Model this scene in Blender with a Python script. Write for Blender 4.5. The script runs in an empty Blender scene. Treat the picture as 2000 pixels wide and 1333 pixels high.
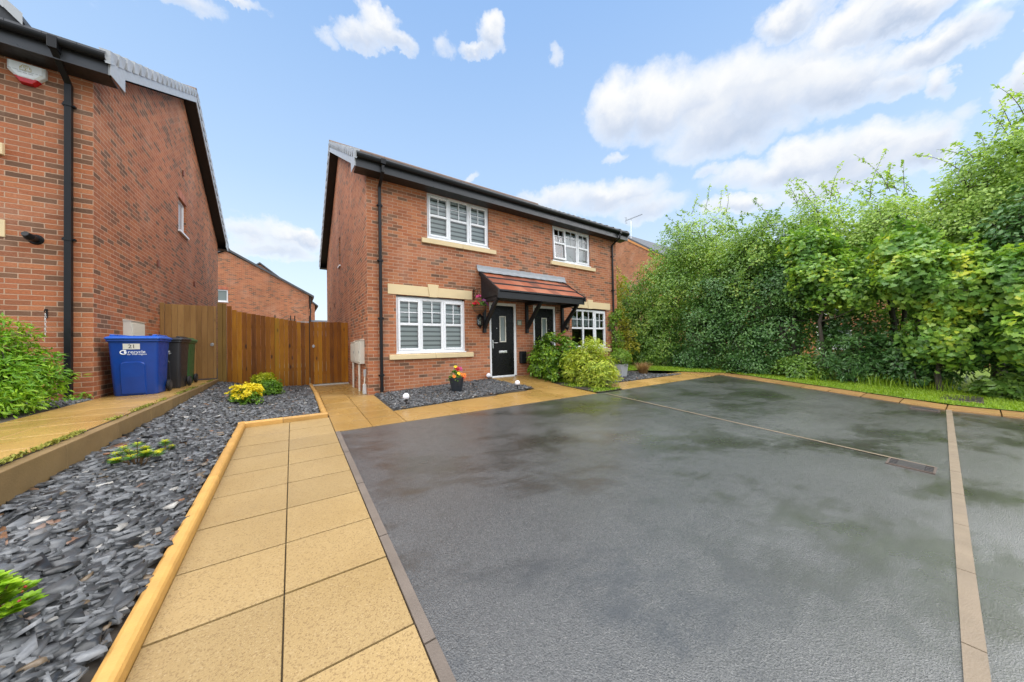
import bpy, math, random
import numpy as np
from mathutils import Vector, Matrix
R = math.radians
random.seed(7)
rng = np.random.default_rng(11)
scene = bpy.context.scene
COL = scene.collection

# ------------------------------------------------------------------ helpers
def link(o):
    COL.objects.link(o)
    return o

def tag(o, label=None, cat=None, group=None, kind=None):
    if label: o['label'] = label
    if cat: o['category'] = cat
    if group: o['group'] = group
    if kind: o['kind'] = kind
    return o

def thing(name, label, cat, loc, group=None):
    o = bpy.data.objects.new(name, None)
    o.empty_display_size = 0.2
    o.location = loc
    link(o)
    return tag(o, label, cat, group)

def origin_of(p):
    v = Vector((0, 0, 0))
    while p is not None:
        v += Vector(p.location)
        p = p.parent
    return v

def copy_tree(o, parent=None):
    c = o.copy()
    link(c)
    c.parent = parent
    for ch in list(o.children):
        copy_tree(ch, c)
    return c

class MB:
    def __init__(self):
        self.v = []; self.f = []; self.m = []
    def add(self, vs, fs, m=0):
        b = len(self.v)
        self.v += [tuple(p) for p in vs]
        self.f += [tuple(b + i for i in f) for f in fs]
        self.m += [m] * len(fs)
        return self
    def box(self, x0, x1, y0, y1, z0, z1, m=0):
        return self.add([(x0,y0,z0),(x1,y0,z0),(x1,y1,z0),(x0,y1,z0),(x0,y0,z1),(x1,y0,z1),(x1,y1,z1),(x0,y1,z1)],
                 [(0,3,2,1),(4,5,6,7),(0,1,5,4),(1,2,6,5),(2,3,7,6),(3,0,4,7)], m)
    def quad(self, a, b, c, d, m=0):
        return self.add([a,b,c,d], [(0,1,2,3)], m)
    def prism(self, poly, axis, a, b, m=0):
        n = len(poly)
        def P(p, t):
            return {'x': (t, p[0], p[1]), 'y': (p[0], t, p[1]), 'z': (p[0], p[1], t)}[axis]
        vs = [P(p, a) for p in poly] + [P(p, b) for p in poly]
        fs = [tuple(range(n))[::-1], tuple(range(n, 2*n))] + [(i, (i+1) % n, n+(i+1) % n, n+i) for i in range(n)]
        return self.add(vs, fs, m)
    def tube(self, pts, r, n=8, m=0, cap=True):
        pts = [Vector(p) for p in pts]
        rs = r if isinstance(r, (list, tuple)) else [r]*len(pts)
        base = len(self.v); k = len(pts)
        ref = None
        for i, p in enumerate(pts):
            d = (pts[min(i+1, k-1)] - pts[max(i-1, 0)]).normalized()
            if ref is None:
                ref = d.orthogonal().normalized()
            ref = (ref - d*ref.dot(d)).normalized()
            bi = d.cross(ref)
            for j in range(n):
                a = 2*math.pi*j/n
                self.v.append(tuple(p + (ref*math.cos(a) + bi*math.sin(a))*rs[i]))
        for i in range(k-1):
            for j in range(n):
                self.f.append((base+i*n+j, base+i*n+(j+1) % n, base+(i+1)*n+(j+1) % n, base+(i+1)*n+j)); self.m.append(m)
        if cap:
            self.f.append(tuple(base+j for j in range(n))[::-1]); self.m.append(m)
            self.f.append(tuple(base+(k-1)*n+j for j in range(n))); self.m.append(m)
        return self
    def lathe(self, prof, c=(0,0,0), n=20, m=0, cap=True):
        base = len(self.v); k = len(prof)
        for r, z in prof:
            for j in range(n):
                a = 2*math.pi*j/n
                self.v.append((c[0]+r*math.cos(a), c[1]+r*math.sin(a), c[2]+z))
        for i in range(k-1):
            for j in range(n):
                self.f.append((base+i*n+j, base+i*n+(j+1) % n, base+(i+1)*n+(j+1) % n, base+(i+1)*n+j)); self.m.append(m)
        if cap:
            self.f.append(tuple(base+j for j in range(n))[::-1]); self.m.append(m)
            self.f.append(tuple(base+(k-1)*n+j for j in range(n))); self.m.append(m)
        return self
    def build(self, name, mat, parent=None, smooth=False, bevel=0, seg=2):
        me = bpy.data.meshes.new(name)
        o = origin_of(parent)
        me.from_pydata([(x-o.x, y-o.y, z-o.z) for x, y, z in self.v], [], self.f)
        mats = mat if isinstance(mat, (list, tuple)) else [mat]
        for q in mats: me.materials.append(q)
        if len(mats) > 1: me.polygons.foreach_set('material_index', self.m)
        if smooth: me.polygons.foreach_set('use_smooth', [True]*len(me.polygons))
        me.update()
        ob = link(bpy.data.objects.new(name, me))
        ob.parent = parent
        if bevel:
            b = ob.modifiers.new('bevel', 'BEVEL'); b.width = bevel; b.segments = seg; b.limit_method = 'ANGLE'; b.angle_limit = R(40)
        return ob

def np_mesh(name, V, F, mat, parent=None, smooth=False, k=None):
    """V (n,3) world, F (m,k) index array of equal-size faces (or list of such arrays)"""
    Fs = F if isinstance(F, list) else [F]
    o = origin_of(parent)
    V = V - np.array([o.x, o.y, o.z])
    me = bpy.data.meshes.new(name)
    me.vertices.add(len(V)); me.vertices.foreach_set('co', V.astype(np.float32).ravel())
    loops = np.concatenate([f.ravel() for f in Fs]).astype(np.int32)
    tot = np.concatenate([np.full(len(f), f.shape[1]) for f in Fs]).astype(np.int32)
    st = np.concatenate([[0], np.cumsum(tot)[:-1]]).astype(np.int32)
    me.loops.add(len(loops)); me.loops.foreach_set('vertex_index', loops)
    me.polygons.add(len(tot)); me.polygons.foreach_set('loop_start', st); me.polygons.foreach_set('loop_total', tot)
    me.update(calc_edges=True)
    me.validate()
    me.materials.append(mat)
    ob = link(bpy.data.objects.new(name, me)); ob.parent = parent
    return ob

def text(name, body, size, loc, mat, parent, rot=(R(90), 0, 0), align='CENTER', extrude=0.001):
    c = bpy.data.curves.new(name, 'FONT'); c.body = body; c.size = size; c.align_x = align; c.align_y = 'CENTER'; c.extrude = extrude
    c.materials.append(mat)
    tmp = link(bpy.data.objects.new(name, c))
    dg = bpy.context.evaluated_depsgraph_get()
    me = bpy.data.meshes.new_from_object(tmp.evaluated_get(dg))     # the letters as a plain mesh
    bpy.data.objects.remove(tmp)
    ob = link(bpy.data.objects.new(name, me)); ob.parent = parent
    ob.location = Vector(loc) - origin_of(parent); ob.rotation_euler = rot
    return ob

# ------------------------------------------------------------------ node helpers
class NT:
    def __init__(self, tree):
        self.t = tree; self.N = tree.nodes; self.L = tree.links
    def new(self, typ, **kw):
        n = self.N.new(typ)
        for k, v in kw.items(): setattr(n, k, v)
        return n
    def put(self, sock, val):
        if isinstance(val, bpy.types.NodeSocket): self.L.new(val, sock)
        elif val is not None: sock.default_value = val
    def math(self, op, a, b=None, c=None, clamp=False):
        n = self.new('ShaderNodeMath', operation=op, use_clamp=clamp)
        self.put(n.inputs[0], a)
        if b is not None: self.put(n.inputs[1], b)
        if c is not None: self.put(n.inputs[2], c)
        return n.outputs[0]
    def vmath(self, op, a, b=None, scale=None):
        n = self.new('ShaderNodeVectorMath', operation=op)
        self.put(n.inputs[0], a)
        if b is not None: self.put(n.inputs[1], b)
        if scale is not None: self.put(n.inputs['Scale'], scale)
        return n.outputs['Value'] if op in ('DOT_PRODUCT', 'LENGTH') else n.outputs[0]
    def comb(self, x, y, z):
        n = self.new('ShaderNodeCombineXYZ')
        for i, q in enumerate((x, y, z)): self.put(n.inputs[i], q)
        return n.outputs[0]
    def sep(self, v):
        n = self.new('ShaderNodeSeparateXYZ'); self.put(n.inputs[0], v); return n.outputs
    def noise(self, vec, scale, detail=2, rough=0.5, col=False, dist=0):
        n = self.new('ShaderNodeTexNoise')
        if vec is not None: self.put(n.inputs['Vector'], vec)
        n.inputs['Scale'].default_value = scale; n.inputs['Detail'].default_value = detail; n.inputs['Roughness'].default_value = rough
        n.inputs['Distortion'].default_value = dist
        return n.outputs['Color' if col else 'Fac']
    def voro(self, vec, scale, out='Distance'):
        n = self.new('ShaderNodeTexVoronoi'); self.put(n.inputs['Vector'], vec); n.inputs['Scale'].default_value = scale
        return n.outputs[out]
    def ramp(self, fac, stops, interp='LINEAR'):
        n = self.new('ShaderNodeValToRGB'); self.put(n.inputs[0], fac)
        cr = n.color_ramp; cr.interpolation = interp
        while len(cr.elements) < len(stops): cr.elements.new(0.5)
        for e, (p, c) in zip(cr.elements, stops):
            e.position = p
            e.color = (c, c, c, 1) if isinstance(c, (int, float)) else (c[0], c[1], c[2], 1)
        return n.outputs[0]
    def mix(self, fac, a, b, blend='MIX'):
        n = self.new('ShaderNodeMix', data_type='RGBA', blend_type=blend)
        self.put(n.inputs[0], fac)
        for s, q in ((n.inputs[6], a), (n.inputs[7], b)):
            if isinstance(q, (int, float)): q = (q, q, q)
            if isinstance(q, tuple) and len(q) == 3: q = q + (1,)
            self.put(s, q)
        return n.outputs[2]
    def mapr(self, v, a, b, c, d, smooth=False):
        n = self.new('ShaderNodeMapRange')
        if smooth: n.interpolation_type = 'SMOOTHSTEP'
        self.put(n.inputs[0], v)
        for i, q in enumerate((a, b, c, d)): self.put(n.inputs[i+1], q)
        return n.outputs[0]
    def bump(self, h, strength=0.5, dist=0.01):
        n = self.new('ShaderNodeBump'); self.put(n.inputs['Height'], h)
        n.inputs['Strength'].default_value = strength; n.inputs['Distance'].default_value = dist
        return n.outputs[0]

def mat_base(name):
    m = bpy.data.materials.new(name); m.use_nodes = True
    t = NT(m.node_tree); b = m.node_tree.nodes['Principled BSDF']
    return m, t, b

def obj_co(t):
    return t.new('ShaderNodeTexCoord').outputs['Object']

def simple(name, col, rough=0.5, var=0.12, scale=6, bump=0, bscale=60, spec=0.5, metal=0, island=0):
    m, t, b = mat_base(name)
    co = obj_co(t)
    n = t.noise(co, scale, 4)
    lo = tuple(c*(1-var) for c in col); hi = tuple(min(1, c*(1+var)) for c in col)
    c = t.mix(n, lo, hi)
    if island:
        g = t.new('ShaderNodeNewGeometry').outputs['Random Per Island']
        c = t.mix(1.0, c, t.ramp(g, [(0, 1-island), (1, 1+island)]), 'MULTIPLY')
    t.put(b.inputs['Base Color'], c)
    t.put(b.inputs['Roughness'], t.mapr(t.noise(co, scale*2.3, 3), 0.3, 0.7, max(0.02, rough-0.08), min(1, rough+0.08)))
    b.inputs['Metallic'].default_value = metal
    b.inputs['Specular IOR Level'].default_value = spec
    if bump: t.put(b.inputs['Normal'], t.bump(t.noise(co, bscale, 3), bump, 0.005))
    return m

def brick_mat(name, seed, red=1.0, darkamt=0.0, lift=1.0):
    m, t, b = mat_base(name)
    co = obj_co(t); x, y, z = t.sep(co)
    g = t.new('ShaderNodeNewGeometry')
    nx = t.sep(g.outputs['True Normal'])[0]
    onx = t.math('GREATER_THAN', t.math('ABSOLUTE', nx), 0.5)
    u0 = t.math('ADD', t.math('MULTIPLY', y, onx), t.math('MULTIPLY', x, t.math('SUBTRACT', 1.0, onx)))
    wob = t.noise(co, 14, 3)
    u = t.math('ADD', u0, t.math('MULTIPLY', t.math('SUBTRACT', wob, 0.5), 0.012))
    v = t.math('ADD', z, t.math('MULTIPLY', t.math('SUBTRACT', t.noise(co, 11, 3), 0.5), 0.010))
    rv = t.math('DIVIDE', v, 0.075)
    row = t.math('FLOOR', rv)
    par = t.math('FLOORED_MODULO', row, 2.0)
    uu = t.math('ADD', t.math('DIVIDE', u, 0.225), t.math('MULTIPLY', par, 0.5))
    colu = t.math('FLOOR', uu)
    fu = t.math('FRACT', uu); fv = t.math('FRACT', rv)
    du = t.math('MULTIPLY', t.math('MINIMUM', fu, t.math('SUBTRACT', 1.0, fu)), 0.225)
    dv = t.math('MULTIPLY', t.math('MINIMUM', fv, t.math('SUBTRACT', 1.0, fv)), 0.075)
    d = t.math('MINIMUM', du, dv)
    face = t.mapr(d, 0.0035, 0.0075, 0.0, 1.0, True)
    wn = t.new('ShaderNodeTexWhiteNoise', noise_dimensions='3D')
    t.put(wn.inputs['Vector'], t.comb(colu, row, t.math('ADD', t.math('MULTIPLY', onx, 17.0), float(seed))))
    rnd = wn.outputs['Value']; rnd2 = t.sep(wn.outputs['Color'])[1]
    cl = t.noise(t.comb(t.math('MULTIPLY', colu, 0.30), t.math('MULTIPLY', row, 0.23), float(seed)), 1.0, 2)
    val = t.math('ADD', t.math('MULTIPLY', rnd, 0.72), t.math('MULTIPLY', cl, 0.62), None)
    val = t.math('SUBTRACT', val, 0.19 + darkamt)
    r = red
    stops = [(0.0, (.075, .045, .030)), (0.20, (.118, .066, .042)), (0.24, (.28, .085, .036)), (0.40, (.41, .110, .041)),
             (0.62, (.49, .145, .052)), (0.85, (.54, .190, .072)), (1.0, (.36, .092, .042))]
    stops = [(p, (c[0]*r*lift, c[1]*lift, c[2]*lift)) for p, c in stops]
    bc = t.ramp(val, stops)
    # hand-made face: dark creases and paler sandy drag
    fine = t.noise(t.comb(t.math('MULTIPLY', u0, 0.45), 0.0, z), 90, 4, 0.65)
    bc = t.mix(t.mapr(fine, 0.28, 0.75, 0.0, 1.0), t.mix(0.6, bc, (.11, .045, .026)), t.mix(0.14, bc, (.62, .36, .20)))
    bc = t.mix(t.math('MULTIPLY', rnd2, 0.16), bc, (.55, .26, .14))
    big = t.noise(co, 0.55, 3)
    bc = t.mix(1.0, bc, t.ramp(big, [(0.28, .80), (0.72, 1.14)]), 'MULTIPLY')
    mort = t.mix(t.noise(co, 2.2, 4), (.37, .225, .145), (.50, .345, .24))
    bc = t.mix(face, mort, bc)
    # salty bloom in irregular drifts, mixed in partly to brighten the walls by colour
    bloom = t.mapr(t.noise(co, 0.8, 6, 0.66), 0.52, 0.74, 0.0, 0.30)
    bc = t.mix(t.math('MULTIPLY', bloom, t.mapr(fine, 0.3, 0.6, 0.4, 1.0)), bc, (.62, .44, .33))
    t.put(b.inputs['Base Color'], bc)
    b.inputs['Roughness'].default_value = 0.75
    b.inputs['Specular IOR Level'].default_value = 0.22
    h = t.math('ADD', t.math('MULTIPLY', face, 0.6), t.math('MULTIPLY', fine, 0.5))
    t.put(b.inputs['Normal'], t.bump(h, 0.7, 0.008))
    return m

def leaf_mat(name, stops, rough=0.42, trans=0.3, big=0.5, bigscale=0.8, tcol=None):
    m, t, b = mat_base(name)
    g = t.new('ShaderNodeNewGeometry')
    rnd = g.outputs['Random Per Island']
    co = obj_co(t)
    nz = t.noise(co, bigscale, 3)
    f = t.math('ADD', t.math('MULTIPLY', rnd, 1-big), t.math('MULTIPLY', t.mapr(nz, 0.3, 0.7, 0, 1), big))
    c = t.ramp(f, stops)
    t.put(b.inputs['Base Color'], c)
    b.inputs['Roughness'].default_value = rough
    b.inputs['Specular IOR Level'].default_value = 0.4
    tr = t.new('ShaderNodeBsdfTranslucent')
    t.put(tr.inputs[0], t.mix(1.0, c, (1.5, 1.5, 0.55) if tcol is None else tcol, 'MULTIPLY'))
    mx = t.new('ShaderNodeMixShader'); mx.inputs[0].default_value = trans
    out = m.node_tree.nodes['Material Output']
    t.L.new(b.outputs[0], mx.inputs[1]); t.L.new(tr.outputs[0], mx.inputs[2]); t.L.new(mx.outputs[0], out.inputs[0])
    return m

def glass_mat(name, tint=(0.9, 0.95, 0.93)):
    m, t, b = mat_base(name)
    fr = t.new('ShaderNodeFresnel'); fr.inputs['IOR'].default_value = 1.7
    co = obj_co(t)
    nrm = t.bump(t.noise(co, 2.5, 2), 0.06, 0.02)
    tr = t.new('ShaderNodeBsdfTransparent'); tr.inputs[0].default_value = tint + (1,)
    gl = t.new('ShaderNodeBsdfGlossy'); gl.inputs['Roughness'].default_value = 0.015
    t.put(gl.inputs['Normal'], nrm)
    mx = t.new('ShaderNodeMixShader')
    t.put(mx.inputs[0], t.math('MULTIPLY', fr.outputs[0], 1.6, clamp=True))
    t.L.new(tr.outputs[0], mx.inputs[1]); t.L.new(gl.outputs[0], mx.inputs[2])
    t.L.new(mx.outputs[0], m.node_tree.nodes['Material Output'].inputs[0])
    return m

def wood_mat(name, stops, rough=0.5, wet=0.0, var=0.5):
    """upright boards: grain runs along Z, each board its own tone"""
    m, t, b = mat_base(name)
    co = obj_co(t); x, y, z = t.sep(co)
    isl = t.new('ShaderNodeNewGeometry').outputs['Random Per Island']
    off = t.math('MULTIPLY', isl, 37.0)
    gv = t.comb(t.math('ADD', x, off), y, t.math('MULTIPLY', z, 0.06))
    grain = t.noise(gv, 38, 5, 0.6, dist=1.2)
    broad = t.noise(t.comb(t.math('ADD', x, off), y, t.math('MULTIPLY', z, 0.25)), 6, 3)
    f = t.math('ADD', t.math('MULTIPLY', isl, var), t.math('ADD', t.math('MULTIPLY', grain, 0.35), t.math('MULTIPLY', t.math('SUBTRACT', broad, 0.5), 0.6)))
    c = t.ramp(f, stops)
    kn = t.voro(t.comb(t.math('ADD', t.math('MULTIPLY', x, 3.6), off), y, t.math('MULTIPLY', z, 1.25)), 1.5)
    c = t.mix(t.mapr(kn, 0.05, 0.17, 0.9, 0.0, True), c, (.045, .018, .008))
    t.put(b.inputs['Base Color'], c)
    b.inputs['Roughness'].default_value = rough
    b.inputs['Specular IOR Level'].default_value = 0.28
    t.put(b.inputs['Normal'], t.bump(grain, 0.35, 0.004))
    return m
# ------------------------------------------------------------------ materials
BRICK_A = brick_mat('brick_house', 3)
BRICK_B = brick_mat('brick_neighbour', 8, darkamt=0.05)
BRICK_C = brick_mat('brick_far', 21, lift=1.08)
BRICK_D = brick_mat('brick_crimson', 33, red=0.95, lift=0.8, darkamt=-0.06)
STONE = simple('sandstone', (.66, .52, .30), 0.7, 0.10, 3, 0.25, 120)
PVC = simple('white_pvc', (.80, .81, .82), 0.28, 0.03, 4)
CREAM = simple('cream_plastic', (.66, .63, .54), 0.4, 0.06, 5)
BLACKP = simple('black_plastic', (.007, .0075, .009), 0.42, 0.2, 5, spec=.3)
BLACKW = simple('black_board', (.013, .0135, .016), 0.42, 0.25, 6, 0.2, 90, spec=.35)
DARKB = simple('dark_soffit', (.016, .015, .015), 0.5, 0.3, 8, 0.3, 80)
GREYV = simple('grey_verge', (.36, .375, .39), 0.4, 0.10, 6, island=0.12)
GREYF = simple('grey_fascia', (.034, .036, .040), 0.34, 0.25, 5)
TILE_D = simple('dark_roof_tile', (.070, .072, .078), 0.45, 0.3, 4, 0.3, 50, island=0.15)
RIDGE = simple('ridge_tile', (.13, .075, .05), 0.6, 0.35, 9, 0.3, 60)
LEAD = simple('lead_flashing', (.25, .27, .29), 0.45, 0.22, 7, 0.25, 40)
DOORB = simple('black_door', (.006, .006, .007), 0.3, 0.2, 5, 0.12, 220, spec=.22)
CHROME = simple('brushed_metal', (.62, .62, .62), 0.3, 0.05, 5, metal=0.9)
FROST = simple('frosted_glass', (.20, .24, .23), 0.12, 0.1, 8)
GLASS = glass_mat('window_glass')
BLINDL = simple('blind_fabric', (.86, .87, .86), 0.7, 0.04, 4)
BLINDP = simple('pale_blind', (.60, .64, .68), 0.7, 0.03, 3)
VALANCE = simple('valance_fabric', (.52, .57, .58), 0.8, 0.15, 9)
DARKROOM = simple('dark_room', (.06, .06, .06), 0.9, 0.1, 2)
TERRA = simple('terracotta_vent', (.20, .07, .045), 0.6, 0.2, 12)
INK = simple('dark_ink', (.03, .03, .032), 0.6, 0.0, 2)
WHITEINK = simple('white_ink', (.80, .82, .84), 0.5, 0.02, 2)
GOLD = simple('gold_ink', (.42, .34, .06), 0.5, 0.05, 2)
REDL = simple('red_lens', (.42, .008, .012), 0.15, 0.25, 20)
MORTARD = simple('joint_sand', (.055, .038, .018), 0.9, 0.3, 40)
CONC = simple('pale_concrete', (.50, .49, .46), 0.6, 0.15, 6, 0.3, 80)
GALV = simple('ring_latch_steel', (.45, .45, .46), 0.35, 0.15, 9, metal=0.8)

def tile_red():
    m, t, b = mat_base('red_clay_tile')
    isl = t.new('ShaderNodeNewGeometry').outputs['Random Per Island']
    co = obj_co(t)
    f = t.math('ADD', t.math('MULTIPLY', isl, 0.7), t.math('MULTIPLY', t.noise(co, 5, 4), 0.3))
    t.put(b.inputs['Base Color'], t.ramp(f, [(0.1, (.12, .046, .028)), (0.4, (.24, .068, .034)), (0.65, (.33, .092, .042)), (0.9, (.37, .15, .085))]))
    b.inputs['Roughness'].default_value = 0.42
    t.put(b.inputs['Normal'], t.bump(t.noise(co, 70, 3), 0.25, 0.004))
    return m
TILE_R = tile_red()

def paving_mat(name, a, b_, rough, wetscale=1.3):
    m, t, b = mat_base(name)
    co = obj_co(t)
    isl = t.new('ShaderNodeNewGeometry').outputs['Random Per Island']
    n1 = t.noise(co, 0.9, 4, 0.6); n2 = t.noise(co, 160, 3, 0.7)
    c = t.mix(t.mapr(n1, 0.3, 0.7, 0, 1), a, b_)
    c = t.mix(1.0, c, t.ramp(isl, [(0, .86), (1, 1.08)]), 'MULTIPLY')
    vd = t.voro(co, 150, 'Color'); sp = t.sep(vd)[0]
    c = t.mix(t.mapr(sp, 0.74, 0.90, 0.0, 0.55), c, (.16, .095, .036))
    c = t.mix(t.mapr(sp, 0.0, 0.10, 0.16, 0.0), c, (.56, .44, .27))
    c = t.mix(1.0, c, t.ramp(n2, [(0.3, .88), (0.7, 1.08)]), 'MULTIPLY')
    # mineral staining patches
    st = t.mapr(t.noise(co, 3.1, 5, 0.65), 0.56, 0.72, 0.0, 0.28)
    c = t.mix(st, c, (.22, .135, .05))
    t.put(b.inputs['Base Color'], c)
    w = t.noise(co, wetscale, 3)
    t.put(b.inputs['Roughness'], t.mapr(w, 0.35, 0.65, rough-0.14, rough+0.14))
    b.inputs['Specular IOR Level'].default_value = 0.45
    t.put(b.inputs['Normal'], t.bump(t.math('ADD', n2, t.math('MULTIPLY', sp, 0.5)), 0.22, 0.004))
    return m
PAVE = paving_mat('buff_paving', (.29, .193, .074), (.335, .232, .10), 0.5)
PAVEW = paving_mat('buff_paving_wet', (.29, .166, .042), (.36, .218, .066), 0.30)
PAVEO = paving_mat('buff_paving_old', (.38, .225, .062), (.48, .295, .092), 0.30)
KERBP = paving_mat('kerb_blocks', (.30, .165, .06), (.38, .225, .085), 0.34)
TIMBER_E = simple('edging_buff', (.45, .25, .066), 0.5, 0.30, 7, 0.45, 60, island=0.14)
KERBW = simple('edging_stained', (.19, .125, .052), 0.55, 0.30, 4, 0.35, 70, island=0.12)
EDGEC = simple('drive_edge', (.125, .100, .080), 0.6, 0.3, 6, 0.5, 110, island=.1)
STRIPC = simple('kerb_strip', (.205, .158, .108), 0.5, 0.25, 6, 0.4, 120)

def tarmac_mat():
    m, t, b = mat_base('wet_tarmac')
    co = obj_co(t)
    x, y, z = t.sep(co)
    agg = t.voro(co, 150, 'Color'); a0 = t.sep(agg)[0]
    n = t.noise(co, 260, 3, 0.7)
    c = t.ramp(a0, [(0, (.008, .0085, .008)), (0.22, (.022, .0225, .021)), (0.45, (.045, .046, .044)), (0.93, (.056, .057, .054)), (1, (.11, .108, .10))])
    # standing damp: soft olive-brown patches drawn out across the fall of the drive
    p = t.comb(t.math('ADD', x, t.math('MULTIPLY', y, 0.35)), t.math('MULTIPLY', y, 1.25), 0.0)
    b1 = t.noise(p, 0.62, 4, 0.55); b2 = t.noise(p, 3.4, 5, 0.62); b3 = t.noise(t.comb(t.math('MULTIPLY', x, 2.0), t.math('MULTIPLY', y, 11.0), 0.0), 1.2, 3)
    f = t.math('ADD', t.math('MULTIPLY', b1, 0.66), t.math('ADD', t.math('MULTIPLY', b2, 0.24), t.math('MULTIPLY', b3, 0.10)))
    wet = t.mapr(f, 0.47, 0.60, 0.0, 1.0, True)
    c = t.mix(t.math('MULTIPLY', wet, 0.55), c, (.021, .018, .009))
    pale = t.mapr(t.noise(p, 0.35, 4, 0.6), 0.46, 0.66, 0.0, 0.55, True)
    c = t.mix(pale, c, (.105, .107, .105))
    grit = t.voro(co, 9.0)
    c = t.mix(t.mapr(grit, 0.012, 0.02, 0.6, 0.0), c, (.34, .31, .25))
    t.put(b.inputs['Base Color'], c)
    t.put(b.inputs['Roughness'], t.mix(wet, t.ramp(b2, [(0.3, .46), (0.7, .34)]), t.ramp(b2, [(0.35, .20), (0.65, .34)])))
    b.inputs['Specular IOR Level'].default_value = 1.0
    b.inputs['Coat Weight'].default_value = 0.85; b.inputs['Coat IOR'].default_value = 1.6
    t.put(b.inputs['Coat Roughness'], t.mix(wet, 0.24, 0.10))
    h = t.math('ADD', t.math('MULTIPLY', t.voro(co, 130), 0.8), n)
    bp = t.new('ShaderNodeBump'); t.put(bp.inputs['Height'], h); bp.inputs['Distance'].default_value = 0.006
    t.put(bp.inputs['Strength'], t.mapr(wet, 0, 1, 0.60, 0.22))
    t.put(b.inputs['Normal'], bp.outputs[0])
    bc = t.new('ShaderNodeBump'); t.put(bc.inputs['Height'], h); bc.inputs['Distance'].default_value = 0.006
    t.put(bc.inputs['Strength'], t.mapr(wet, 0, 1, 0.26, 0.06))
    t.put(b.inputs['Coat Normal'], bc.outputs[0])
    return m
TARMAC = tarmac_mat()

def slate_mat():
    m, t, b = mat_base('slate_chip')
    isl = t.new('ShaderNodeNewGeometry').outputs['Random Per Island']
    co = obj_co(t)
    c = t.ramp(isl, [(0, (.014, .015, .0155)), (0.25, (.043, .045, .0475)), (0.5, (.078, .082, .086)), (0.75, (.120, .125, .131)), (0.95, (.18, .186, .193)),
                     (0.955, (.12, .085, .05)), (0.978, (.17, .125, .08)), (0.981, (.24, .10, .045)), (0.988, (.24, .23, .21)), (1, (.52, .50, .46))])
    c = t.mix(1.0, c, t.ramp(t.noise(co, 45, 4), [(0.25, .75), (0.75, 1.2)]), 'MULTIPLY')
    t.put(b.inputs['Base Color'], c)
    t.put(b.inputs['Roughness'], t.mapr(t.noise(co, 9, 2), 0.3, 0.7, 0.24, 0.5))
    t.put(b.inputs['Normal'], t.bump(t.noise(co, 60, 4), 0.3, 0.004))
    return m
SLATE = slate_mat()
SOIL = simple('dark_soil', (.050, .040, .030), 0.85, 0.35, 12, 0.6, 50)
GRASSG = simple('grass_ground', (.13, .21, .02), 0.8, 0.35, 3, 0.5, 60)
FIELD = simple('far_ground', (.10, .11, .06), 0.9, 0.3, 0.4)
BARK = simple('bark', (.055, .045, .035), 0.8, 0.35, 14, 0.6, 40)

WOOD_P = wood_mat('pale_gate_boards', [(0.0, (.20, .10, .03)), (0.35, (.33, .18, .058)), (0.7, (.43, .25, .085)), (1, (.48, .30, .115))], 0.6)
WOOD_D = wood_mat('stained_fence_boards', [(0.0, (0.07, 0.018, 0.002)), (0.22, (0.166, 0.052, 0.004)), (0.45, (0.263, 0.088, 0.004)), (0.7, (0.359, 0.134, 0.006)), (0.88, (0.49, 0.202, 0.007)), (1, (0.35, 0.202, 0.012))], 0.5, var=0.8)
POSTM = wood_mat('post_timber', [(0.0, (.16, .085, .02)), (0.5, (.27, .16, .035)), (1, (.36, .22, .07))], 0.5)

# ------------------------------------------------------------------ camera (position and turn measured from the picture)
cam = bpy.data.cameras.new('camera'); cam.sensor_width = 36; cam.lens = 622.764/2000*36
cam.clip_start = 0.05; cam.clip_end = 3000
camo = link(bpy.data.objects.new('camera', cam))
rt = (0.823716949, -0.566730790, -0.017509981); up = (0.007062902, -0.020623528, 0.999762365); fw = (0.566957232, 0.823644876, 0.012985185)
camo.matrix_world = Matrix(((rt[0], up[0], -fw[0], -1.37006), (rt[1], up[1], -fw[1], -7.60365), (rt[2], up[2], -fw[2], 1.04328), (0, 0, 0, 1)))
scene.camera = camo
scene.view_settings.view_transform = 'Standard'; scene.view_settings.look = 'None'
scene.view_settings.gamma = 1; scene.view_settings.exposure = 0.30
scene.render.engine = 'CYCLES'
scene.cycles.max_bounces = 8; scene.cycles.transparent_max_bounces = 12

# ------------------------------------------------------------------ sky and light
SUN_AZ, SUN_EL = R(182), R(50)       # azimuth clockwise from +Y (behind the camera, a little to the right)
w = bpy.data.worlds.new('World'); scene.world = w; w.use_nodes = True
t = NT(w.node_tree)
bg = w.node_tree.nodes['Background']
sky = t.new('ShaderNodeTexSky', sky_type='NISHITA')
sky.sun_disc = False; sky.sun_elevation = SUN_EL; sky.sun_rotation = SUN_AZ
sky.air_density = 1.0; sky.dust_density = 1.2; sky.ozone_density = 1.2
SKY_STR = 0.13
gen = t.new('ShaderNodeTexCoord').outputs['Generated']
dirn = t.vmath('NORMALIZE', gen)
dz = t.sep(dirn)[2]
def azel(az, el):
    a, e = R(az), R(el)
    return Vector((math.sin(a)*math.cos(e), math.cos(a)*math.cos(e), math.sin(e)))
wn1 = t.vmath('SUBTRACT', t.noise(dirn, 6.5, 6, 0.62, col=True), (0.5, 0.5, 0.5))
wn2 = t.vmath('SUBTRACT', t.noise(dirn, 24, 4, 0.6, col=True), (0.5, 0.5, 0.5))
wd = t.vmath('ADD', dirn, t.vmath('ADD', t.vmath('SCALE', wn1, scale=0.12), t.vmath('SCALE', wn2, scale=0.035)))
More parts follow.
